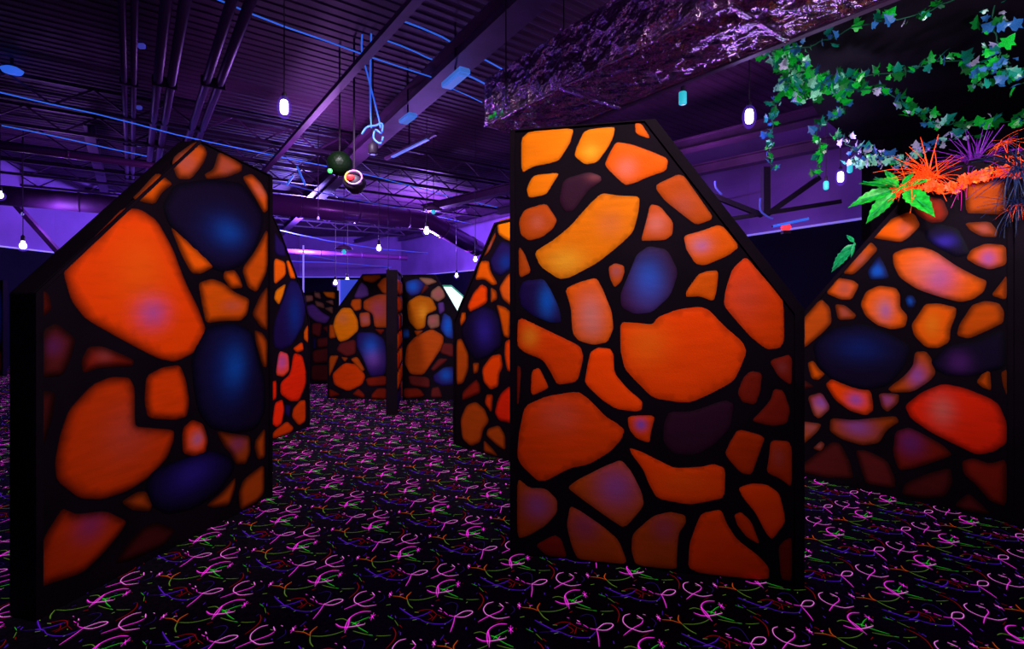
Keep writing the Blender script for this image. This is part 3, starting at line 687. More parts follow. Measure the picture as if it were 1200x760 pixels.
# purlins along the other axis, far part of the roof
for k, u in enumerate([9.6, 11.0, 12.4, 13.8, 15.2, 16.6, 18.0, 19.5]):
    p = D1*u; a = p+D2*-9; b = p+D2*(11 if u < 12 else 9)
    t = thing('roof_joist', 'open web roof joist under the corrugated deck, '+['nearest to the camera', 'second from the camera', 'third from the camera', 'fourth from the camera', 'fifth from the camera', 'sixth from the camera', 'second farthest from the camera', 'farthest from the camera'][k], 'joist', (a.x, a.y, 4.55), 0, 'roof joists'); ln = b-a
    for nm, dz, hh in (('top_chord', 0, .05), ('bottom_chord', -.32, .05)):
        bm = bmesh.new(); add_beam(bm, Vector((0, 0, dz)), ln+Vector((0, 0, dz)), .07, hh); obj(nm, bm, M['dark_steel'] if u < 7 else M['dark_steel'], t)
    bm = bmesh.new(); L = ln.length; n = int(L/.45); d = ln.normalized()
    for i in range(n):
        add_beam(bm, d*(i*.45)+Vector((0, 0, 0 if i % 2 else -.32)), d*((i+1)*.45)+Vector((0, 0, -.32 if i % 2 else 0)), .025, .025)
    wb = obj('web_bars', bm, M['dark_steel'] if u < 7 else M['beam'], t); wb['kind'] = 'stuff'
# round ducts
def round_duct(label, pts, r, m):
    o = Vector(pts[0]); t = thing('round_duct', label, 'duct', o, 0, 'round ducts')
    pl = [Vector(p)-o for p in pts]
    bm = bmesh.new(); add_tube(bm, pl, r, 20); obj('pipe', bm, m, t, True)
    for a, b in zip(pl, pl[1:]):
        L = (b-a).length; x = .7
        while x < L:
            c = a+(b-a).normalized()*x; e = (b-a).normalized()*.02
            bm = bmesh.new(); add_tube(bm, [c-e, c+e], r*1.06, 20); obj('joint_ring', bm, m, t, True); x += 1.4
def along(p, L0, L1, d=D2): return [p-d*L0, p+d*L1]
round_duct('large far purple duct crossing above the low panels', along(px_h(440,252,3.75), 4.0, 1.5)+[px_h(560,291,3.2)], .25, M['pipe'])
round_duct('thin shiny purple duct at the left edge above the dark wall', along(px_h(70,180,3.85), 2.0, 3.0), .06, M['pipe'])
round_duct('broad dim purple duct at the left below the thin shiny duct', along(px_h(40,232,3.6), 1.4, 4.0), .2, M['beam'])
round_duct('narrow purple duct below the large far duct', along(px_h(440,300,3.1), 4, 1.2), .08, M['pipe'])
# cords
def cord(label, pts, z, r=.009, m='string', wig=.006):
    P = [px_h(*p[:2], p[2] if len(p) > 2 else z) for p in pts]
    out = []
    for a, b in zip(P, P[1:]):
        n = max(2, int((b-a).length/.4))
        for i in range(n):
            p = a.lerp(b, i/n); w_ = math.sin(len(out)*1.7)*wig; out.append(p+Vector((0, 0, w_)))
    out.append(P[-1]); o = out[0].copy(); bm = bmesh.new(); add_tube(bm, [p-o for p in out], r, 6)
    return tag(obj('glowing_cord', bm, M[m], loc=o, smooth=True), label, 'cord', 'blue glowing cords under the roof')
cord('blue glowing cord running from the top left down behind the broad beam', [(225,-12),(257,0),(335,32),(430,65),(508,91)], 4.35, .008)
cord('longest blue glowing cord, from the left edge past the left panel to the middle panel', [(-30,100),(0,108),(110,133),(205,157),(290,176),(385,195),(445,208),(520,228),(604,248)], 4.15, .009)
cord('short blue cord just below the longest one at the left', [(2,147),(85,164),(172,183)], 4.1, .009)
cord('blue dashed cord crossing between the slim and the broad beam, upper one', [(468,23),(518,43),(545,58),(594,84)], 4.5, .009)
cord('blue dashed cord crossing between the slim and the broad beam, lower one', [(449,46),(490,62),(507,70)], 4.45, .008)
cord('short blue cord ending at the foil duct, above the pale box', [(540,85),(568,98)], 4.2, .01)
cord('thin blue cord right of the pale box by the foil duct', [(530,104),(565,120)], 4.25, .006)
cord('thin blue cord at the left under the round duct', [(10,223),(60,230),(108,243)], 3.9, .012, 'string2')
cord('faint blue cord near the left pendant bulb', [(0,254),(50,257),(85,265)], 3.6, .012, 'string2')
cord('faint blue cord lowest at the left over the dark wall', [(-10,266),(50,272),(72,275)], 3.4, .012, 'string2')
cord('long thin blue cord below the effect lamp', [(330,215),(401,231),(470,244),(553,262)], 4.0, .012, 'string2')
cord('pale blue cord above the far dark wall', [(320,268),(380,281),(440,291),(500,296),(567,300)], 3.7, .02, 'string2')
cord('far blue cord right above the lower far wall', [(338,296),(380,302),(425,314)], 3.5, .02, 'string2')
cord('faint far cord running level over the low panels', [(320,305),(400,308),(470,314)], 3.2, .02, 'string2')
cord('short faint cord left of the effect lamp', [(325,213),(352,219)], 4.2, .015, 'string2')
cord('short faint cord right over the truss, above the red lamp', [(835,229),(868,243),(905,256)], 3.5, .014, 'string')
cord('pale cord beside the red lamp at the dark wall top', [(868,266),(905,256)], 3.3, .012, 'string2')
def drop(label, pts, r, m, cat='cord', nm='hanging_cable', grp='hanging cables'):
    P = [px_d(*p) for p in pts]; P = [Vector(p) for p in catmull([tuple(p) for p in P], 4)]; o = P[0].copy()
    bm = bmesh.new(); add_tube(bm, [p-o for p in P], r, 6); return tag(obj(nm, bm, M[m], loc=o, smooth=True), label, cat, grp)
Yc = 6.2
drop('left one of two blue cables hanging over the effect lamp', [(425,30,Yc),(424,60,Yc),(430,85,Yc),(437,112,Yc),(444,140,Yc),(446,150,Yc)], .010, 'string')
drop('right one of two blue cables hanging over the effect lamp', [(437,12,Yc),(435,40,Yc),(434,80,Yc),(434,120,Yc),(435,150,Yc)], .010, 'string')
drop('blue cable loop bundled above the effect lamp', [(424,157,Yc),(430,149,Yc),(440,147,Yc),(448,145,Yc),(447,156,Yc),(440,152,Yc),(438,162,Yc),(446,168,Yc),(449,160,Yc)], .012, 'string')
drop('thin blue slanting cable left of the effect lamp', [(348,195,8),(353,206,8),(358,217,8)], .016, 'string')
drop('thin blue cable slanting the other way left of the effect lamp', [(344,205,8.1),(340,211,8.1),(336,217,8.1)], .016, 'string')
drop('blue arc cable at the right beam end', [(838,212,7.5),(839,220,7.5),(846,228,7.5)], .014, 'string2')
drop('blue cable hanging on the truss post at the right', [(891,232,7.4),(891,246,7.4),(900,254,7.4),(906,256,7.4)], .014, 'string2')
# slim lit pole in the distance
bm = bmesh.new(); p = px_d(355.5, 345, 10.2); add_tube(bm, [(0, 0, 0), (0, 0, 2.6)], .018, 8)
tag(obj('light_pole', bm, M['white_tube'], loc=(p.x, p.y, 0)), 'slim pale pole behind the slanted panel', 'pole')
# truss at the right over the dark wall
t = thing('wall_truss', 'dark steel truss in front of the purple upper wall at the right', 'truss', px_d(897,252,7.6))
o = Vector(t.location)
for nm, a, b, wd in (('post', (897,196), (897,252), .10), ('brace', (899,251), (960,208), .07), ('brace', (893,252), (832,228), .07), ('chord', (820,262), (985,236), .06)):
    bm = bmesh.new(); add_beam(bm, px_d(*a, 7.6)-o, px_d(*b, 7.6)-o, wd, wd); obj(nm, bm, M['dark_steel'], t)
# diagonal wall brace at far left
t = roofbeam('roof_brace', 'purple brace slanting down to the dark wall at the left', 'brace', px_d(28,250,10.5), px_d(62,288,10.5), .09, .09, M['beam'], (.3, .2), None, False)

# small ceiling fixtures
def box_fixture(label, a, b, Y0, wd, ht, m):
    pa, pb = px_h(*a, Y0), px_h(*b, Y0); t = thing('ceiling_box', label, 'fixture', pa, 0, 'pale boxes under the roof')
    bm = bmesh.new(); add_beam(bm, (0, 0, 0), pb-pa, wd, ht); bmesh.ops.bevel(bm, geom=bm.edges[:], offset=.012, segments=2, affect='EDGES'); obj('housing', bm, M[m], t)
    d = (pb-pa); bm = bmesh.new(); add_beam(bm, d*.15+Vector((0, 0, -ht/2)), d*.85+Vector((0, 0, -ht/2)), wd*.7, .02); obj('cover', bm, M['bluebox'], t)
    bm = bmesh.new(); add_tube(bm, [d*.5+Vector((0, 0, ht/2)), d*.5+Vector((0, 0, HC-Y0))], .012, 6); obj('hanger_rod', bm, M['dark_steel'], t)
box_fixture('larger pale blue box hanging left of the foil duct', (523,101), (545,82), 4.05, .14, .07, 'bluebox')
box_fixture('smaller pale blue box on the broad beam', (472,143), (484,134), 4.0, .13, .06, 'bluebox')
box_fixture('pale purple strip lamp below the smaller pale box', (452,186), (512,156), 3.9, .07, .05, 'beam')
bm = bmesh.new(); add_lathe(bm, [(.0, .0), (.10, .01), (.12, .05), (.07, .08), (.03, .09)], n=14)
p = px_h(14, 86, 4.5); t = thing('ceiling_disc', 'bright blue round disc under the roof at the upper left', 'fixture', p)
o = obj('disc', bm, M['string'], t, True); bm = bmesh.new(); add_tube(bm, [(0, 0, .08), (0, 0, .2)], .02, 8); obj('stem', bm, M['dark_steel'], t)
for lb, x, y in (('upper of three tiny blue clips between the twin pipes', 166, 54), ('middle of three tiny blue clips between the twin pipes', 163, 126), ('lowest of three tiny blue clips between the twin pipes', 163, 170)):
    p = px_h(x, y, 4.6); bm = bmesh.new(); add_box(bm, (0, 0, 0), (.08, .05, .06)); bmesh.ops.bevel(bm, geom=bm.edges[:], offset=.01, affect='EDGES'); tag(obj('cable_clip', bm, M['string2'], loc=p), lb, 'clip', 'tiny blue clips')

# ------------------------------------------------------------------ pendant bulbs
def pendant(x, y, Y, label, k=1.0, m='bulb', power=3.0, cord_top=HC, shape=None):
    shape = shape or ('capsule' if Y < 6.5 else 'ball')
    p = px_d(x, y, Y)
    t = thing('pendant_bulb', label, 'lamp', p, 0, 'hanging bulbs')
    bm = bmesh.new(); r = .028*k
    if shape == 'capsule': prof = [(.2*r, -2.0*r), (.8*r, -1.7*r), (r, -1.1*r), (r, .9*r), (.85*r, 1.5*r), (.5*r, 1.8*r)]
    elif shape == 'ball': prof = [(.3*r, -1.05*r), (.8*r, -.75*r), (1.05*r, 0), (.9*r, .6*r), (.6*r, 1.1*r), (.5*r, 1.8*r)]
    else: prof = [(.9*r, -1.6*r), (r, -1.5*r), (r, 1.5*r), (.9*r, 1.6*r)]
    add_lathe(bm, prof, n=14); obj('bulb', bm, M[m], t, True)
    if m == 'bulb':                                 # added shell, imitates the violet bloom round the bulb
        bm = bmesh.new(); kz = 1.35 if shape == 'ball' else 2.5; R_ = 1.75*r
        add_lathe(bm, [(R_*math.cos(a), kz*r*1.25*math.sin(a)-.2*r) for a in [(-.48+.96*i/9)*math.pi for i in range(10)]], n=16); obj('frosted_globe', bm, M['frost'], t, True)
    bm = bmesh.new(); add_lathe(bm, [(.55*r, 1.7*r), (.65*r, 2.0*r), (.6*r, 3.4*r), (.2*r, 3.8*r)], n=12); obj('socket', bm, M['dark_steel'], t, True)
    bm = bmesh.new(); add_tube(bm, [(0, 0, 3.7*r), (0, 0, cord_top+.06-p.z)], .003+.0004*Y, 5); obj('cord', bm, M['dark_steel'], t)
    if power:
        l = bpy.data.lights.new('bulb_light', 'POINT'); l.energy = power; l.color = (.45, .25, 1); l.shadow_soft_size = .03
        lo = bpy.data.objects.new('bulb_light', l); COL.objects.link(lo); lo.parent = t; lo.location = (0, 0, -2.6*r)
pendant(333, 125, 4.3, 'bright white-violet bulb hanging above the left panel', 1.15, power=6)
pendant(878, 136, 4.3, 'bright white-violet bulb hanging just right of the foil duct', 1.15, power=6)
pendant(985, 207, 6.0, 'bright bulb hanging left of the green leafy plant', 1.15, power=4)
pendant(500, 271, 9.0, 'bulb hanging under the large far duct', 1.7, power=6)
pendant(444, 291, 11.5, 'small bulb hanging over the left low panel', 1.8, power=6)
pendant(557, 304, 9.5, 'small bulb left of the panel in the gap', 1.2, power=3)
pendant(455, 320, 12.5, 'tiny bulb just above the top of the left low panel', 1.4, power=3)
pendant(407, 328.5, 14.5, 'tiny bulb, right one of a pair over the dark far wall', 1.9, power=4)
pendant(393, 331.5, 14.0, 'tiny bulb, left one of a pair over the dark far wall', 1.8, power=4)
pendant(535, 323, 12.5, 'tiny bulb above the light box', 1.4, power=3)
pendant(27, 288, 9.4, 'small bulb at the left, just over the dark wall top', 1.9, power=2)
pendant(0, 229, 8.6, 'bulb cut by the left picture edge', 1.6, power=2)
pendant(26, 251, 10.0, 'tiny faint bulb at the left between the cords', .9, 'white_tube', 0)
pendant(800, 115, 4.9, 'cyan block-shaped lamp hanging below the foil duct', 1.3, 'cyan', 0, shape='block')
pendant(508, 248, 10, 'cyan lamp hanging above the large far duct', 1.5, 'cyan', 0)
pendant(403, 295, 11, 'pale cyan lamp hanging above the far wall', 1.5, 'cyan', 0)
pendant(968, 217, 5.6, 'small cyan lamp below the hanging ivy', .95, 'cyan', 0)
pendant(996, 197, 5.9, 'cyan lamp beside the bulb left of the green plant', 1.0, 'cyan', 0)
pendant(373, 256, 9.5, 'small pink-white lamp over the large far duct at its left end', .9, 'white_tube', 0)
# wide shades on the two far cyan lamps
for x, y, Y in ((508,245,10), (403,291,11)):
    bm = bmesh.new(); add_lathe(bm, [(.17, -.02), (.18, 0), (.10, .05), (.03, .08)], n=20); p = px_d(x, y, Y)
    tag(obj('lamp_shade', bm, M['beam'], loc=p, smooth=True), 'shallow dish shade over the cyan lamp %s' % ('above the large far duct' if x > 450 else 'above the far wall'), 'shade', 'dish shades')
# red lamp and pale tube on the dark wall top
p = px_d(921, 266, 7.8); t = thing('red_lamp', 'small red lamp on top of the dark wall at the right', 'lamp', p)
bm = bmesh.new(); add_lathe(bm, [(.02, -.05), (.06, -.04), (.075, 0), (.05, .05), (.01, .06)], n=14); obj('lens', bm, M['redlamp'], t, True)
bm = bmesh.new(); add_box(bm, (0, 0, -.08), (.12, .08, .05)); obj('base', bm, M['dark_steel'], t)
a, b = px_d(906, 265, 7.7), px_d(948, 256, 7.5); t = thing('tube_lamp', 'pale tube lamp right behind the red lamp', 'lamp', a)
bm = bmesh.new(); add_tube(bm, [(0, 0, 0), b-a], .02, 8); obj('tube', bm, M['string'], t, True)
bm = bmesh.new(); add_beam(bm, Vector((0, .05, .0)), b-a+Vector((0, .05, .0)), .03, .02); obj('holder', bm, M['dark_steel'], t)

# ------------------------------------------------------------------ round effect lamp
pe = px_d(412, 208, 6.2); t = thing('effect_lamp', 'round effect lamp with a rainbow rimmed lens hanging by the blue cables', 'lamp', pe)
bm = bmesh.new(); prof = [(.04, .0), (.10, .02), (.13, .06), (.13, .18), (.09, .24), (.03, .26)]
add_lathe(bm, prof, n=20); bmesh.ops.rotate(bm, verts=bm.verts, matrix=Matrix.Rotation(math.radians(-105), 3, 'X')); hs = obj('housing', bm, M['dark_steel'], t, True)
def ring(R, r, a0, a1, m, nm, c=(0, 0, 0)):
    bm = bmesh.new(); n = 14; pts = [Vector(c)+Vector((R*math.cos(a0+(a1-a0)*i/n), -.02, R*.8*math.sin(a0+(a1-a0)*i/n))) for i in range(n+1)]
    add_tube(bm, pts, r, 6); obj(nm, bm, m, t, True)
ring(.10, .010, 0, 2.2, mat('rim_pink', (.8, .3, .7), .3, em=(.8, .2, .6), es=.8), 'lens_rim', (.03, 0, 0))
ring(.10, .010, 2.2, 4.0, mat('rim_yellow', (.9, .6, .1), .3, em=(.9, .45, .05), es=1.0), 'lens_rim', (.03, 0, 0))
ring(.10, .010, 4.0, 6.2832, mat('rim_violet', (.6, .3, .9), .3, em=(.5, .25, .9), es=.8), 'lens_rim', (.03, 0, 0))
bm = bmesh.new(); add_lathe(bm, [(.02, -.03), (.05, 0), (.05, .02), (.02, .03)], (-.01, -.02, 0), n=12); obj('lens', bm, M['redlamp'], hs, True)
bm = bmesh.new(); add_tube(bm, [(0, .1, .1), (0, .1, HC-pe.z)], .012, 6); obj('hanger_rod', bm, M['dark_steel'], t)
pg = px_d(398, 192, 6.5); t = thing('mirror_globe', 'dark green globe behind the round effect lamp', 'globe', pg)
bm = bmesh.new(); bmesh.ops.create_icosphere(bm, subdivisions=3, radius=.16); obj('globe', bm, mat('green_black_globe', (.003, .012, .003), .45, .1), t)
bm = bmesh.new(); add_tube(bm, [(0, 0, .15), (0, 0, HC-pg.z)], .01, 6); obj('hanger_rod', bm, M['dark_steel'], t)
bm = bmesh.new(); bmesh.ops.create_icosphere(bm, subdivisions=2, radius=.03, matrix=Matrix.Translation((-.05, -.2, -.14))); obj('green_light', bm, mat('green_led', (.1, .9, .2), .3, em=(.05, .8, .1), es=1.2), t)
p = px_d(437, 175, 6.4); t = thing('small_spotlight', 'small dark spotlight under the blue cable loop', 'lamp', p)
bm = bmesh.new(); add_lathe(bm, [(.05, -.06), (.06, -.05), (.06, .05), (.03, .09)], n=14); hs = obj('housing', bm, M['dark_steel'], t, True)
bm = bmesh.new(); add_lathe(bm, [(.01, -.075), (.03, -.07), (.03, -.06)], n=10); obj('lens', bm, M['white_tube'], hs, True)
bm = bmesh.new(); add_tube(bm, [(0, 0, .08), (0, 0, HC-p.z)], .01, 6); obj('hanger_rod', bm, M['dark_steel'], t)

# ------------------------------------------------------------------ foil-wrapped duct
def foil_mat():
    m = bpy.data.materials.new('crinkled_foil'); m.use_nodes = True; nt = m.node_tree; b = nt.nodes['Principled BSDF']
    b.inputs['Base Color'].default_value = (.62, .40, .66, 1); b.inputs['Metallic'].default_value = .95; b.inputs['Roughness'].default_value = .17
    tc = nt.nodes.new('ShaderNodeTexCoord'); last = None
    for typ, sc, st, ds in (('v', 7, .9, .06), ('n', 16, .8, .05), ('v', 26, .45, .010)):
        if typ == 'v':
            n = nt.nodes.new('ShaderNodeTexVoronoi'); n.inputs['Scale'].default_value = sc; outp = n.outputs['Distance']
        else:
            n = nt.nodes.new('ShaderNodeTexNoise'); n.inputs['Scale'].default_value = sc; n.inputs['Detail'].default_value = 4; outp = n.outputs['Fac']
        nt.links.new(tc.outputs['Object'], n.inputs['Vector'])
        bp = nt.nodes.new('ShaderNodeBump'); bp.inputs['Strength'].default_value = st; bp.inputs['Distance'].default_value = ds
        nt.links.new(outp, bp.inputs['Height'])
        if last: nt.links.new(last.outputs[0], bp.inputs['Normal'])
        last = bp
    nt.links.new(last.outputs[0], b.inputs['Normal']); return m
M['foil'] = foil_mat()
A0 = px_h(568, 148, 3.2); W, H, L = .66, .46, 6.4
rz = math.atan2(-D1.y, -D1.x)                       # local x runs from the far end towards the camera side
t = thing('foil_duct', 'large crinkled foil-wrapped rectangular duct above the middle panel', 'duct', A0, rz)
# local frame: x along -D1, y = left-hand normal (towards +D2), z up
def crumpled(name, o, du, dv, nu, nv, nrm, L1, L2, amp=.012, seed=0):
    bm = bmesh.new(); g = []
    for i in range(nu+1):
        row = []
        for j in range(nv+1):
            p = Vector(o)+Vector(du)*(L1*i/nu)+Vector(dv)*(L2*j/nv)
            e = min(i, nu-i, j, nv-j); f = 1 if 0 < e else 0
            sag = .02*math.sin(math.pi*j/nv)*(1+.6*math.sin(i/nu*L1*4.2))
            q = p+Vector(nrm)*f*(amp*2*noise.noise(p*7+Vector((seed, 0, 0)))+amp*1.2*noise.noise(p*19)+sag*.5)
            row.append(bm.verts.new(q))
        g.append(row)
    for i in range(nu):
        for j in range(nv): bm.faces.new((g[i][j], g[i+1][j], g[i+1][j+1], g[i][j+1]))
    bmesh.ops.recalc_face_normals(bm, faces=bm.faces[:])
    return obj(name, bm, M['foil'], t, False)
crumpled('bottom_face', (0, 0, 0), (1, 0, 0), (0, 1, 0), 170, 18, (0, 0, -1), L, W)
crumpled('side_face', (0, 0, 0), (1, 0, 0), (0, 0, 1), 170, 13, (0, -1, 0), L, H, seed=3)
crumpled('side_face', (0, W, 0), (1, 0, 0), (0, 0, 1), 170, 13, (0, 1, 0), L, H, seed=5)
crumpled('top_face', (0, 0, H), (1, 0, 0), (0, 1, 0), 60, 8, (0, 0, 1), L, W)
crumpled('end_face', (0, 0, 0), (0, 1, 0), (0, 0, 1), 18, 13, (-1, 0, 0), W, H, seed=8)
for yy in (.0, W):                                  # rolled edges
    bm = bmesh.new(); pts = [(L*i/60, yy+.004*math.sin(i*2.1), .004*math.sin(i*1.3)) for i in range(61)]; add_tube(bm, pts, .014, 6); obj('corner_roll', bm, M['foil'], t, True)
bm = bmesh.new(); add_beam(bm, (0, W+.03, -.012), (L, W+.03, -.012), .05, .02); obj('side_rail', bm, M['beam'], t)
for x in (1.15, 2.6, 4.1):
    bm = bmesh.new()
    for a, b in (((x, -.012, -.02), (x, -.012, H+.01)), ((x, W+.012, -.02), (x, W+.012, H+.01)), ((x, -.012, -.022), (x, W+.012, -.022))): add_beam(bm, a, b, .03, .012)
    obj('strap', bm, M['foil'], t)
for x in (.4, 2.6, 4.8):
    for yy in (-.03, W+.03):
        bm = bmesh.new(); add_tube(bm, [(x, yy, .1), (x, yy, HC-3.2)], .006, 6); obj('hanger_rod', bm, M['dark_steel'], t)

# ------------------------------------------------------------------ black canopy with ivy
cp = [(1.86, 3.72), (3.2, 5.35), (4.1, 6.2), (5.4, 6.2), (6.6, 3.2), (7.3, 0), (4.9, 0), (2.35, 3.0)]
bm = bmesh.new(); add_prism(bm, cp, 3.42, 3.46, 'z'); t = thing('hanging_canopy', 'black canopy at the upper right that the ivy hangs from', 'canopy'); obj('cloth', bm, M['black'], t)
bm = bmesh.new(); cpl = [(4.22, 6.18), (5.35, 6.15), (6.5, 3.2), (7.2, .1)]
for a, b in zip(cpl, cpl[1:]):
    L = (Vector(b)-Vector(a)).length; n = int(L/.12); prev = None
    d = (Vector(b)-Vector(a)).normalized(); nn = Vector((-d.y, d.x))
    for i in range(n+1):
        p = Vector(a).lerp(Vector(b), i/n)+nn*.025*math.sin(i*1.9); c = (bm.verts.new((p.x, p.y, 2.2)), bm.verts.new((p.x, p.y, 3.43)))
        if prev: bm.faces.new((prev[0], c[0], c[1], prev[1]))
        prev = c
obj('curtain', bm, M['black'], t)
for (x, y) in ((2.4, 4.3), (4.1, 6.1), (5.3, 6.1), (6.4, 3.2), (4.9, .1)):
    bm = bmesh.new(); add_tube(bm, [(x, y, 3.4), (x, y, HC)], .008, 6); obj('hanger_rod', bm, M['dark_steel'], t)

def leaf_mesh(outline, fold=.25, curl=.2):
    me = bpy.data.meshes.new('leaf'); L = max(p[1] for p in outline); vs = [(0, L*k/4, -curl*L*(k/4)**2) for k in range(5)]; fs = []
    n0 = len(vs); pr = [(x, y, fold*abs(x)-curl*L*(max(0, y)/L)**2) for x, y in outline]
    # right side outline (x>0) ordered base to tip; mirrored
    for sgn in (1, -1):
        b = len(vs); vs += [(x*sgn, y, z) for x, y, z in pr]
        for i in range(len(pr)-1):
            k0 = min(4, max(0, round(pr[i][1]/L*4))); k1 = min(4, max(0, round(pr[i+1][1]/L*4)))
            f = (k0, b+i, b+i+1); fs.append(f if sgn > 0 else f[::-1])
            if k1 != k0: f = (k0, b+i+1, k1); fs.append(f if sgn > 0 else f[::-1])
    me.from_pydata(vs, [], fs); me.update(); return me
def leaf_mat(name, c, es=.25):
    m = mat(name, tuple(v*.8 for v in c), .3, em=c, es=es*.5, nscale=18, namt=.6, spec=.6); return m  # faint emission stands in for fluorescing under black light
LM = [leaf_mat('leaf_green', srgb(20,205,60)), leaf_mat('leaf_teal', srgb(20,140,120)), leaf_mat('leaf_blue', srgb(50,110,185), .2),
      leaf_mat('leaf_dark_green', srgb(8,110,40)), leaf_mat('leaf_lilac', srgb(205,190,235)), leaf_mat('leaf_pale', srgb(150,235,200))]
IVY = [(.0, -.12), (.28, -.22), (.5, -.05), (.36, .22), (.62, .42), (.3, .52), (.2, .72), (0, 1.0)]
ivy_me = []
for m in LM:
    for fold, curl in ((.3, .15), (-.2, .35)):
        me = leaf_mesh([(x, y+.12) for x, y in IVY], fold, curl); me.materials.append(m); ivy_me.append(me)
GSTEM = mat('stem_green', srgb(10,70,50), .6, em=srgb(10,70,50), es=.2)
def vine(label, pts, spacing, size, wts, spread=.05, seed=1, group='ivy garlands'):
    R = random.Random(seed); P = [Vector(p) for p in catmull([tuple(p) for p in pts], 6)]
    o = P[0].copy(); t = thing('ivy_garland', label, 'ivy', o, 0, group)
    P = [p-o+Vector((R.uniform(-1, 1), R.uniform(-1, 1), R.uniform(-1, 1)))*.012 for p in P]
    bm = bmesh.new(); add_tube(bm, P, .0045, 5); obj('stem', bm, GSTEM, t, True)
    acc = 0; spacing *= .66; size *= .72
    for a, b in zip(P, P[1:]):
        L = (b-a).length; acc += L
        while acc > 0:
            acc -= spacing*(.6+.8*R.random())
            c = R.choices(range(6), wts)[0]; me = ivy_me[2*c+R.randint(0, 1)]
            l = bpy.data.objects.new('leaf', me); COL.objects.link(l); l.parent = t
            l.location = a.lerp(b, R.random())+Vector((R.uniform(-1, 1)*spread, R.uniform(-1, 1)*spread, R.uniform(-1, .8)*spread))
            l.rotation_euler = (R.uniform(.6, 2.6), R.uniform(-1, 1), R.uniform(0, 6.28)); s = size*R.uniform(.55, 1.35); l.scale = (s, s, s)
    return t
gz = (5, 3, 1.6, 3, .5, .5)
zv = 3.26
vine('ivy garland along the canopy edge from the duct to the top of the picture', [px_h(885,66,zv),px_h(905,60,zv),px_h(955,52,zv),px_h(985,38,zv),px_h(1030,24,zv),px_h(1075,18,zv),px_h(1120,-2,zv)], .05, .075, (4,3,2.5,3,.4,.2), .05, 1)
vine('ivy garland across the middle of the black canopy', [px_h(915,82,zv),px_h(960,90,zv),px_h(1020,88,zv),px_h(1062,84,zv-.02),px_h(1080,78,zv),px_h(1105,70,zv),px_h(1145,76,zv),px_h(1205,92,zv)], .045, .085, (6,3,1,3,.3,.3), .045, 2)
vine('ivy garland sagging lowest to the right edge of the picture', [px_h(935,105,3.2),px_h(1000,104,3.2),px_h(1048,114,3.2),px_h(1075,134,3.15),px_h(1105,145,3.1),px_h(1150,144,3.1),px_h(1205,142,3.1)], .045, .095, (6,2,1.2,4,.5,.1), .05, 3)
vine('dense bright ivy clump at the canopy corner right of the duct', [px_h(905,68,zv),px_h(930,72,zv),px_h(925,88,3.2),px_h(940,84,3.2),px_h(925,100,3.15),px_h(950,112,3.1),px_h(930,92,3.2),px_h(968,100,3.15),px_h(990,96,3.2)], .013, .085, (6,3,1.5,2,.8,2), .07, 4)
vine('ivy strand hanging straight down, left one of two', [px_d(925,95,4.3),px_d(909,115,4.3),px_d(906,140,4.3),px_d(904,170,4.3),px_d(903,198,4.3)], .03, .07, (2,5,2,1,.3,1.2), .035, 5)
vine('ivy strand hanging straight down, right one of two', [px_d(985,104,4.6),px_d(990,120,4.6),px_d(985,134,4.6),px_d(968,142,4.6),px_d(958,155,4.6),px_d(960,175,4.6),px_d(957,208,4.6)], .032, .08, (5,4,1.5,2,.5,.6), .04, 6)
vine('whitish lilac ivy garland behind the orange grass', [px_d(972,156,5.0),px_d(990,166,5.0),px_d(1005,178,5.0),px_d(1025,178,5.0),px_d(1050,185,5.0),px_d(1080,178,5.0),px_d(1110,166,4.9),px_d(1140,158,4.8)], .035, .085, (.5,2,3,.3,4,2), .06, 7)
vine('pale ivy clump left of the green leafy plant', [px_d(998,188,4.9),px_d(1010,192,4.9),px_d(1030,188,4.9),px_d(1045,193,4.9),px_d(1065,188,4.9)], .018, .08, (.3,3,2,.2,4,4), .05, 8)
vine('bluish ivy strand crossing at the upper right corner', [px_d(1163,-5,3.4),px_d(1164,20,3.4),px_d(1165,45,3.4),px_d(1172,65,3.4),px_d(1180,88,3.4)], .04, .09, (2,4,4,2,.3,.2), .06, 9)
vine('bluish green ivy spray at the right picture edge', [px_d(1150,90,3.5),px_d(1170,75,3.5),px_d(1185,82,3.5),px_d(1205,95,3.5)], .02, .085, (3,4,4,2,.3,.2), .11, 10)
vine('short ivy sprig on the lower corner of the foil duct', [px_h(572,141,3.18),px_h(590,133,3.18)], .05, .06, (6,2,1,1,0,0), .02, 11)

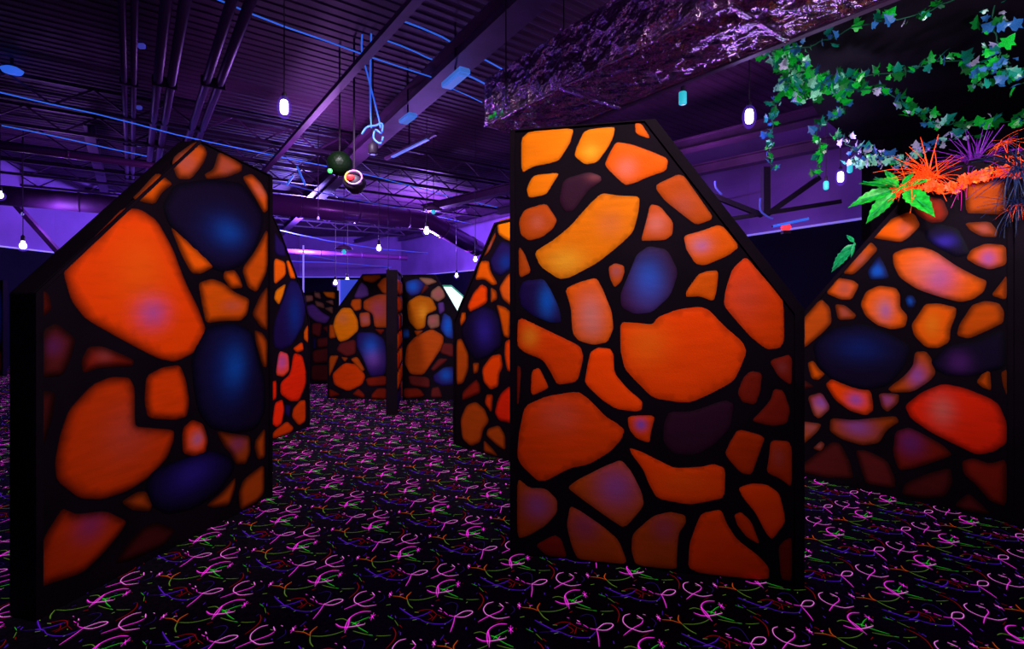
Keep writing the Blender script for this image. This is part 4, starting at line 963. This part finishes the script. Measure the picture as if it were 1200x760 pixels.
# ------------------------------------------------------------------ plants on top of the right panel
serr = [(.0, 0)]+[(.19*math.sin(math.pi*min(1, (k+.5)/13)**.8)*(1.12 if k % 2 else .92)+.01, k/13) for k in range(1, 13)]+[(0, 1)]
def big_leaf(c, L, curl=.3, fold=.5, wd=1.0):
    me = leaf_mesh([(x*wd*L, y*L) for x, y in serr], fold, curl); me.materials.append(c); return me
BG = mat('bright_green_leaf', srgb(25,175,50), .4, em=srgb(25,200,50), es=.12, nscale=30, namt=.6)  # slight own glow put in for black-light fluorescence
BT = mat('teal_green_leaf', srgb(20,160,95), .4, em=srgb(20,170,100), es=.12, nscale=30, namt=.6)
def plant(label, base, leaves, m, name='leafy_plant', cat='plant'):
    b = Vector(base); t = thing(name, label, cat, b)
    for tip, wd in leaves:
        tp = Vector(tip)-b; L = tp.length; me = big_leaf(m, L*.86, .18, .45, wd*.62)
        l = bpy.data.objects.new('leaf', me); COL.objects.link(l); l.parent = t
        d = tp.normalized(); l.location = d*L*.15
        q = d.to_track_quat('Y', 'Z').to_matrix(); toward = (Vector((0, 0, EH))-b).normalized()
        z = (toward*1.0+Vector((0, 0, .6))); z = (z-d*z.dot(d)).normalized(); x = d.cross(z)
        l.rotation_euler = Matrix((x, d, z)).transposed().to_euler()
        bm = bmesh.new(); add_tube(bm, [(0, 0, 0), d*L*.2], .005, 5); obj('stalk', bm, m, t, True)
        bm = bmesh.new(); add_tube(bm, [d*L*.15, d*L*.15+d*L*.75], .003, 4); obj('midrib', bm, BT, t)
YP = 3.55
def pr_front(x, y, out=.05):                        # a point a little in front of the right panel
    p = PR.hit(x, y); return p-PR.N*out
b0 = pr_front(1058, 222, .08)
plant('broad bright green leaves fanning out over the top of the right panel', b0, [
 (pr_front(1003,243,.22), 1.3), (pr_front(1019,262,.15), 1.5), (pr_front(1101,253,.25), 1.6), (pr_front(1010,214,.1), .8), (pr_front(1038,199,.06), 1.2),
 (pr_front(1075,205,.15), 1.3), (pr_front(1092,212,.12), 1.1), (pr_front(1022,206,.0), 1.0), (pr_front(1046,216,.3), 1.6)], BG)
b1 = pr_front(1004, 286, .05)
plant('small teal green sprig clinging to the cut edge of the right panel', b1, [
 (pr_front(994,275,.05), 1.6), (pr_front(976,318,.08), 1.3), (pr_front(977,308,.02), 1.2), (pr_front(988,296,.1), 1.2), (pr_front(1000,302,.08), 1.0)], BT)
def blade_mesh(m, L=1.0, wd=.012, bend=.25):
    me = bpy.data.meshes.new('blade'); vs = []; fs = []
    for k in range(5):
        y = k/4; w2 = wd*(1-y*.8)/2; z = -bend*y*y; vs += [(-w2, y, z), (0, y, z+wd*.3), (w2, y, z)]
    for k in range(4):
        a = 3*k; fs += [(a, a+1, a+4, a+3), (a+1, a+2, a+5, a+4)]
    me.from_pydata(vs, [], fs); me.materials.append(m); me.update(); return me
OG = mat('orange_blade', srgb(250,85,25), .5, em=srgb(250,80,20), es=.4, nscale=20, namt=.3)  # blades emit a little in place of fluorescing
PG_ = mat('purple_blade', srgb(110,30,150), .5, em=srgb(100,25,150), es=.25, nscale=20, namt=.3)
NG = mat('navy_blade', srgb(12,30,75), .5, em=srgb(10,25,80), es=.1)
def tuft(label, base, n, L, mt, seed, zmin=-.2, up=1.0, wd=.045, name='grass_tuft'):
    R = random.Random(seed); t = thing(name, label, 'plant', base)
    mes = [blade_mesh(mt, 1, wd, bd) for bd in (.05, .3, .6)]
    for i in range(n):
        l = bpy.data.objects.new('blade', R.choice(mes)); COL.objects.link(l); l.parent = t
        d = Vector((R.uniform(-1, 1), R.uniform(-.8, .8), R.uniform(zmin, up))).normalized()
        l.location = (R.uniform(-.05, .05), R.uniform(-.03, .03), R.uniform(-.02, .02))
        l.rotation_euler = d.to_track_quat('Y', 'Z').to_euler(); s = L*R.uniform(.5, 1.1); l.scale = (s, s, s)
tuft('large spiky orange grass tuft on top of the right panel', pr_front(1092,208,.02), 90, .27, OG, 1, -.3)
tuft('spiky orange grass tuft, smaller, left beside the large one', pr_front(1072,212,.05), 30, .18, OG, 2, -.5)
tuft('dark purple grass tuft right behind the orange grass', pr_front(1142,192,-.06), 90, .27, PG_, 3, -.1)
tuft('few magenta blades hanging over the panel front', pr_front(1131,215,.04), 10, .17, mat('magenta_blade', srgb(170,20,130), .5, em=srgb(170,20,130), es=.2), 4, -1.6, .1)
tuft('dark blue feathery grass at the right picture edge, upper', pr_front(1196,200,.08), 90, .26, NG, 5, -1, 1)
tuft('dark blue feathery grass at the right picture edge, lower', pr_front(1196,240,.12), 60, .2, NG, 6, -1.3, .5)
tuft('small orange feather tuft at the right picture edge', pr_front(1192,246,.16), 22, .09, OG, 7, -1.2, .8, .03)
tuft('orange feather tuft above the purple grass', pr_front(1178,168,.02), 24, .12, OG, 8, -.5, .8, .04)
tuft('second orange feather tuft beside the blue feathers', pr_front(1187,186,.06), 20, .10, OG, 9, -.6, .8, .04)
# garland of orange leaves along the top edge
MAP = [(.0, -.1), (.3, -.2), (.25, .05), (.6, .1), (.42, .3), (.62, .55), (.3, .5), (.2, .75), (0, 1.0)]
om = [mat('orange_leaf', srgb(250,80,25), .5, em=srgb(250,80,20), es=.35, nscale=18, namt=.35), mat('amber_leaf', srgb(255,140,50), .5, em=srgb(255,130,40), es=.35, nscale=18, namt=.3)]  # emission added to the leaves in place of fluorescence
ome = []
for m in om:
    me = leaf_mesh([(x, y+.1) for x, y in MAP], .2, .2); me.materials.append(m); ome.append(me)
R = random.Random(12)
gl = [(1032,238),(1048,230),(1068,222),(1090,223),(1108,228),(1124,222),(1140,214),(1160,210),(1180,207),(1192,208)]
P = [Vector(p) for p in catmull([tuple(pr_front(*p, .05)) for p in gl], 5)]; o = P[0].copy()
t = thing('leaf_garland', 'garland of ragged orange leaves along the top edge of the right panel', 'garland', o)
bm = bmesh.new(); add_tube(bm, [p-o for p in P], .005, 5); obj('stem', bm, om[0], t, True)
for p in P:
    for k in range(3):
        l = bpy.data.objects.new('leaf', R.choices(ome, (4, 1))[0]); COL.objects.link(l); l.parent = t
        l.location = p-o+Vector((R.uniform(-.03, .03), -.01-.02*R.random(), R.uniform(-.02, .03)))
        l.rotation_euler = (R.uniform(1.0, 2.2), R.uniform(-.5, .5), R.uniform(-1.2, 1.2)+(3.14 if R.random() < .6 else 0)); s = R.uniform(.035, .062); l.scale = (s, s, s)
